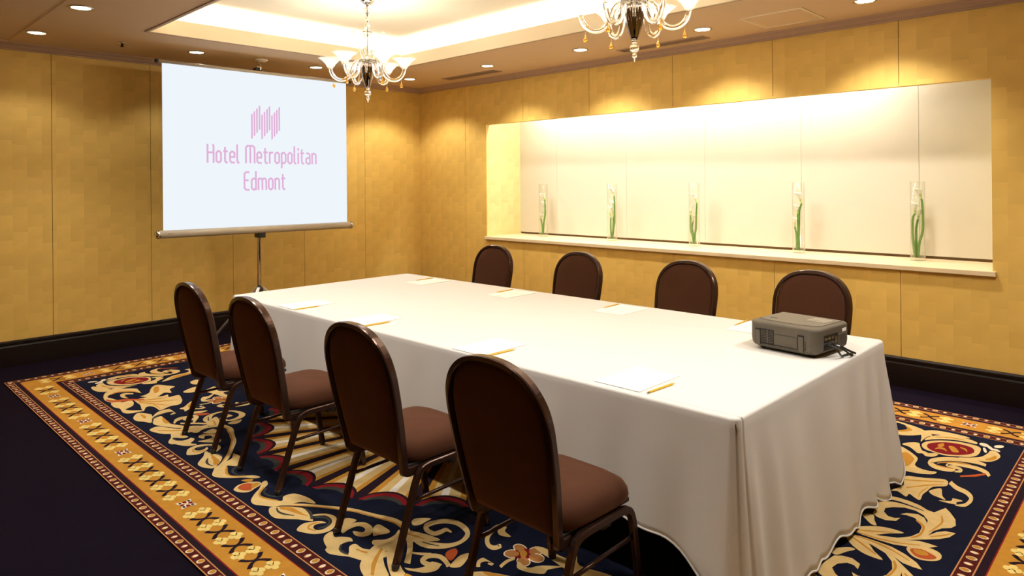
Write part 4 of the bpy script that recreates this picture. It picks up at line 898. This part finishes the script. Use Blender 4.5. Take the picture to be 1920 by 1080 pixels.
# the logo, glowing in place of projected light: rising bars and two lines of condensed lettering
def flat_yz(pts, nm, parent):
    m = MB(); m.add([loc(y, z, 0.0012) for y, z in pts], [tuple(range(len(pts)))]); return m.build(nm, E_LOGO, parent)
for i in range(12):
    y = -2.604+i*0.02475; g_ = i % 4; zt, zb = 2.156+.0275*g_, 1.927+.0285*g_; w = 0.0078
    flat_yz([(y-w, zb-.004), (y+w, zb+.006), (y+w, zt+.006), (y-w, zt-.004)], 'logo_bar', fab)
def rr(x0, x1, y0, y1, r=.10): return [(x0+r, y0), (x1-r, y0), (x1, y0+r), (x1, y1-r), (x1-r, y1), (x0+r, y1), (x0, y1-r), (x0, y0+r), (x0+r, y0)]
GL = {'H': (.36, [[(0, 0), (0, 1)], [(.36, 0), (.36, .9), (.34, 1)], [(0, .56), (.36, .56)]]),
      'o': (.28, [rr(0, .28, 0, .64)]), 't': (.22, [[(.08, .86), (.08, .10), (.14, 0), (.22, 0)], [(0, .64), (.22, .64)]]),
      'e': (.28, [[(0, .32), (.28, .32), (.28, .54), (.18, .64), (.10, .64), (0, .54), (0, .10), (.10, 0), (.27, 0)]]),
      'l': (.10, [[(0, 1.03), (0, .10), (.05, 0), (.11, 0)]]),
      'M': (.56, [[(0, 0), (0, .88), (.10, 1), (.46, 1), (.56, .88), (.56, 0)], [(.28, 1), (.28, 0)]]),
      'r': (.20, [[(0, 0), (0, .64)], [(0, .52), (.10, .64), (.21, .64)]]), 'p': (.28, [rr(0, .28, 0, .64), [(0, -.27), (0, .62)]]),
      'i': (.02, [[(.01, 0), (.01, .64)], [(.01, .82), (.01, .92)]]),
      'a': (.28, [[(.04, .64), (.18, .64), (.28, .54), (.28, 0)], [(.28, .36), (.10, .36), (0, .27), (0, .09), (.10, 0), (.28, 0)]]),
      'n': (.28, [[(0, 0), (0, .64)], [(0, .54), (.10, .64), (.18, .64), (.28, .54), (.28, 0)]]),
      'm': (.52, [[(0, 0), (0, .64)], [(0, .54), (.08, .64), (.18, .64), (.26, .54), (.26, 0)], [(.26, .54), (.34, .64), (.44, .64), (.52, .54), (.52, 0)]]),
      'E': (.30, [[(.30, 1), (.10, 1), (0, .90), (0, .10), (.10, 0), (.30, 0)], [(0, .54), (.24, .54)]]),
      'd': (.28, [rr(0, .28, 0, .64), [(.28, 0), (.28, 1.03)]]), ' ': (.12, [])}
def word(txt, y0, y1, zb, cap):
    gap = .17; tot = sum(GL[c][0]+gap for c in txt)-gap; s = (y1-y0)/tot; x = 0; hw = 0.0092
    for c in txt:
        w, st = GL[c]; m = MB()
        for si, P in enumerate(st):
            P = [V((y0+(x+a)*s, zb+b*cap, 0)) for a, b in P]
            for i in range(len(P)-1):
                d = (P[i+1]-P[i]).normalized(); nn = V((-d.y, d.x, 0))*hw*.92; e = d*hw*.5
                qs = [P[i]-e+nn, P[i]-e-nn, P[i+1]+e-nn, P[i+1]+e+nn]
                m.add([loc(q.x, q.y, 0.0011+.00012*si+.00003*i) for q in qs], [(0, 1, 2, 3)])
        if st: m.build('letter', E_LOGO, fab)
        x += w+gap
word('Hotel Metropolitan', -3.015, -1.945, 1.702, .158)
word('Edmont', -2.680, -2.280, 1.452, .163)

# ------------------------------------------------------------------ glass vases with calla lilies in the niche
M_STEM = noisy('lily_stem', (0.10, 0.25, 0.02), 0.45, 20, 0.25)
M_SPATHE = noisy('lily_white', (0.90, 0.90, 0.80), 0.5, 20, 0.04, Subsurface_Weight=0.0)
M_NECK = noisy('lily_green_neck', (0.50, 0.62, 0.18), 0.5, 20, 0.15)
M_WATER = thin_glass('vase_water', (0.97, 0.985, 0.96))
VR, VH = 0.051, 0.60
def lily(stem, head, big, label):
    """stem: (u, h) points across the vase and up it in vase units, head: tip of the flower; world x along the wall"""
    return stem, head, big
VASES = [
  (1.775, 0.375, [([(-.12, .02), (-.12, .20), (-.38, .34)], (-.30, .46), .55), ([(-.10, .02), (-.05, .22), (.24, .40), (.26, .50)], (.05, .66), .85), ([(-.06, .02), (.05, .22), (.30, .42), (.34, .58), (.30, .70)], (-.10, .83), 1.1)]),
  (2.735, 0.375, [([(-.05, .02), (-.14, .22), (-.06, .40)], (-.34, .62), .8), ([(0, .02), (.10, .24), (.12, .42)], (-.22, .72), .8), ([(.02, .02), (.30, .26), (.42, .36), (.42, .60), (.36, .78)], (-.05, .935), 1.15)]),
  (3.690, 0.375, [([(-.08, .02), (-.14, .14), (-.40, .25), (-.40, .36), (-.36, .49)], (-.26, .645), .95), ([(-.10, .02), (-.16, .16), (-.38, .28), (-.26, .38)], (-.10, .49), .6), ([(.04, .02), (.06, .16), (.22, .29), (.28, .50), (.36, .68)], (-.10, .84), 1.2)]),
  (4.675, 0.375, [([(-.15, .02), (-.18, .25), (-.34, .37)], (-.42, .51), .6), ([(-.05, .02), (-.08, .28), (-.12, .47), (-.16, .55)], (-.22, .68), .85), ([(0, .02), (.0, .22), (.06, .45), (.10, .60), (.33, .70)], (-.05, .865), 1.2)]),
  (5.575, 0.375, [([(-.20, .04), (-.40, .27), (-.38, .52), (-.18, .59)], (-.20, .74), 1.0), ([(-.16, .04), (-.18, .31), (-.17, .41), (-.02, .52)], (.12, .665), .9), ([(-.02, .04), (.14, .23), (.44, .39), (.42, .67), (.33, .78)], (.05, .92), 1.15)])]
order = ['nearest the room corner', 'second from the room corner', 'in the middle of the niche', 'second from the far end of the niche', 'at the niche end above the projector']
for (vx, vy, lil), w in zip(VASES, order):
    zb = 0.8785
    t = tag(empty('glass_vase', (vx, vy, zb)), 'tall clear glass cylinder vase on the sill, '+w, 'vase', 'glass vases in the niche')
    MB().lathe([(0.0, 0.0), (VR, 0.0), (VR, VH), (VR-.0035, VH), (VR-.0035, .022), (0.0, .022)], n=32).build('glass', M_THIN, t)
    MB().lathe([(0.0, .0225), (VR-.004, .0225), (VR-.004, .062), (0.0, .062)], n=32).build('water', M_WATER, t)
    for j, (st, hd, big) in enumerate(lil):
        f = empty('calla_lily', (vx, vy, zb), 0, ['shortest', 'middle', 'tallest'][j]+' white calla lily in the vase '+w, 'flower', 'calla lilies in the vases')
        yo = (-.014, .010, .0)[j]
        P = [V((u*VR*1.55 if abs(u) < .5 else u*VR*1.5, yo*(0.3+min(1, h*2)), max(.024, h*VH))) for u, h in st]
        lim = VR-.010
        for q in P:
            q.x = max(-lim+.004, min(lim-.004, q.x))
        sp = spline(P, 7)
        MB().sweep(sp, [0.0104-.0030*i/len(sp) for i in range(len(sp))], n=9, up=(0, 1, 0)).build('stem', M_STEM, f)
        a = sp[-1]; b = V((max(-lim+.008, min(lim-.008, hd[0]*VR*1.5)), yo, hd[1]*VH)); ax = (b-a); L = ax.length; ax.normalize()
        # spathe: funnel with an oblique flaring lip, tip drawn out to one side
        sd_ = V((-1 if hd[0] < st[-1][0] else 1, 0, 0)); e1 = (sd_-ax*sd_.dot(ax)).normalized(); e2 = ax.cross(e1)
        prof = [(0.0, .0055), (.14, .0075), (.34, .0105), (.56, .0150), (.76, .0200), (.92, .0245), (1.0, .0275)]
        def ring_at(tt, r):
            o = []
            for k in range(18):
                an = 2*PI*k/18; lip = max(0, tt-.45)/.55
                up_ = L*tt*(1-.22*lip*(1-math.cos(an))*.5)
                rad = r*(.78+.35*big*.6)*(1+.30*lip*max(0, math.cos(an))**3)
                q = a+ax*(up_+.10*L*lip*max(0, math.cos(an))**4)+e1*(rad*math.cos(an))+e2*(rad*.85*math.sin(an))
                rr_ = math.hypot(q.x, q.y)
                if rr_ > lim+.003: q.x *= (lim+.003)/rr_; q.y *= (lim+.003)/rr_
                o.append(q)
            return o
        m = MB(); R_ = [ring_at(tt, r) for tt, r in prof]; fs = []
        for i in range(len(R_)-1):
            for k in range(18): k2 = (k+1) % 18; fs.append((i*18+k, i*18+k2, (i+1)*18+k2, (i+1)*18+k))
        m.add([q for r in R_[:3] for q in r], fs[:36], 0, True); m.build('flower_neck', M_NECK, f)
        m = MB(); m.add([q for r in R_[2:] for q in r], [tuple(i-36 for i in q) for q in fs[36:]], 0, True); sp_o = m.build('spathe', M_SPATHE, f)
        md = sp_o.modifiers.new('thickness', 'SOLIDIFY'); md.thickness = .0012; md.offset = 0
        MB().sweep([a+ax*L*.3, a+ax*L*.72], [.0035, .0022], n=8).build('spadix', mat('lily_spadix', (.75, .50, .06), .6), f)

# ------------------------------------------------------------------ glass chandeliers
def make_chandelier():
    t = empty('chandelier')
    MB().lathe([(0.0, 0.0), (.003, .010), (.006, .020), (.012, .030), (.0135, .037), (.011, .046), (.007, .050), (.012, .056), (.022, .064), (.0265, .076), (.024, .088), (.015, .097), (.010, .104), (.014, .110), (.018, .118)], n=22).build('finial', M_GLASS, t)
    MB().lathe([(0.0, .119), (.018, .119), (.022, .135), (.031, .160), (.042, .195), (.051, .235), (.056, .275), (.058, .305), (.054, .312), (0.0, .312)], n=28).build('urn', M_MIRROR, t)
    MB().lathe([(.020, .313), (.070, .313), (.078, .322), (.074, .334), (.050, .340), (.030, .350), (.022, .352)], n=28).build('hub', M_GLASS, t)
    col = [(.012, .353), (.020, .37), (.030, .40), (.036, .44), (.037, .50), (.034, .545), (.038, .560), (.030, .566), (.014, .575), (.012, .59), (.024, .604), (.024, .612), (.010, .624), (.010, .640), (.018, .652), (.018, .660), (.009, .672), (.008, .70), (.026, .720), (.028, .735), (.012, .75), (.009, .775)]
    MB().lathe(col, n=22).build('spindle', M_GLASS, t)
    MB().sweep([(0, 0, .34), (0, 0, .80)], .0035, n=8, up=(1, 0, 0)).build('stem_rod', M_CHROME, t)
    MB().lathe([(.010, .768), (.030, .776), (.055, .798), (.062, .8135), (0.0, .8135)], n=28).build('canopy', M_CHROME, t)
    for k in range(6):
        a = 2*PI*k/6+math.radians(50); c, s = math.cos(a), math.sin(a)
        P = spline([(.050*c, .050*s, .318), (.085*c, .085*s, .318), (.112*c, .112*s, .285), (.132*c, .132*s, .225), (.165*c, .165*s, .188), (.210*c, .210*s, .178), (.252*c, .252*s, .196), (.278*c, .278*s, .232), (.286*c, .286*s, .268)], 4)
        arm = MB().sweep(P, [.0160-.004*abs(i/len(P)-.4) for i in range(len(P))], n=10).build('arm', M_GLASS, t)
        cx, cy = .286*c, .286*s
        cup = MB().shell([(.010, .264), (.020, .268), (.027, .280), (.034, .295), (.044, .310), (.057, .325), (.072, .338), (.088, .348)], (cx, cy, 0), 36, lobes=9, amp=.09).build('cup', M_CUP, arm)
        MB().lathe([(.008, .268), (.008, .288), (.0, .289)], (cx, cy, 0), 12).build('candle_sleeve', M_PAPER, arm)
        MB().lathe([(.004, .289), (.010, .298), (.012, .310), (.008, .330), (.003, .346), (.0, .350)], (cx, cy, 0), 12).build('bulb', E_BULB, arm)
        ld = bpy.data.lights.new('candle_light', 'POINT'); ld.energy = CANDLE_W; ld.color = (1.0, .92, .78); ld.shadow_soft_size = .022
        lo = bpy.data.objects.new('candle_light', ld); COL.objects.link(lo); lo.parent = arm; lo.location = (cx, cy, .385)
        dx, dy = .262*c, .262*s
        dp = MB().lathe([(.0015, .176), (.002, .166), (.004, .155), (.008, .143), (.0115, .133), (.011, .125), (.006, .119), (.0, .117)], (dx, dy, 0), 14).build('amber_drop', M_AMBER, arm)
        MB().sweep([(dx, dy, .175), (dx, dy, .203)], .0009, n=6, up=(1, 0, 0)).build('drop_wire', M_CHROME, arm)
        a2 = a+PI/6; c2, s2 = math.cos(a2), math.sin(a2)
        if k % 2 == 0:
            H_ = spline([(.045*c2, .045*s2, .335), (.070*c2, .070*s2, .42), (.100*c2, .100*s2, .52), (.118*c2, .118*s2, .566), (.136*c2, .136*s2, .574), (.147*c2, .147*s2, .560), (.143*c2, .143*s2, .548)], 5)
            MB().sweep(H_, .0062, n=8).build('crook', M_GLASS, t)
        lp = [V((.060*c2, .060*s2, .322)), V((.085*c2, .085*s2, .30)), V((.100*c2, .100*s2, .255)), V((.108*c2, .108*s2, .225)), V((.124*c2, .124*s2, .222)), V((.126*c2, .126*s2, .240))]
        MB().sweep(spline(lp, 4), [.009]*21, .005, n=8).build('glass_leaf', M_GLASS, t)
    return t
ch = make_chandelier()
ZC = TZ-0.814
ch.location = (2.421, -2.42, ZC); tag(ch, 'clear glass chandelier with amber drops hanging before the projection screen', 'chandelier', 'glass chandeliers')
c2_ = copy_tree(ch); c2_.location = (4.92, -2.42, ZC); c2_.rotation_euler = (0, 0, math.radians(-16))
tag(c2_, 'clear glass chandelier with amber drops hanging over the projector end of the table', 'chandelier', 'glass chandeliers')
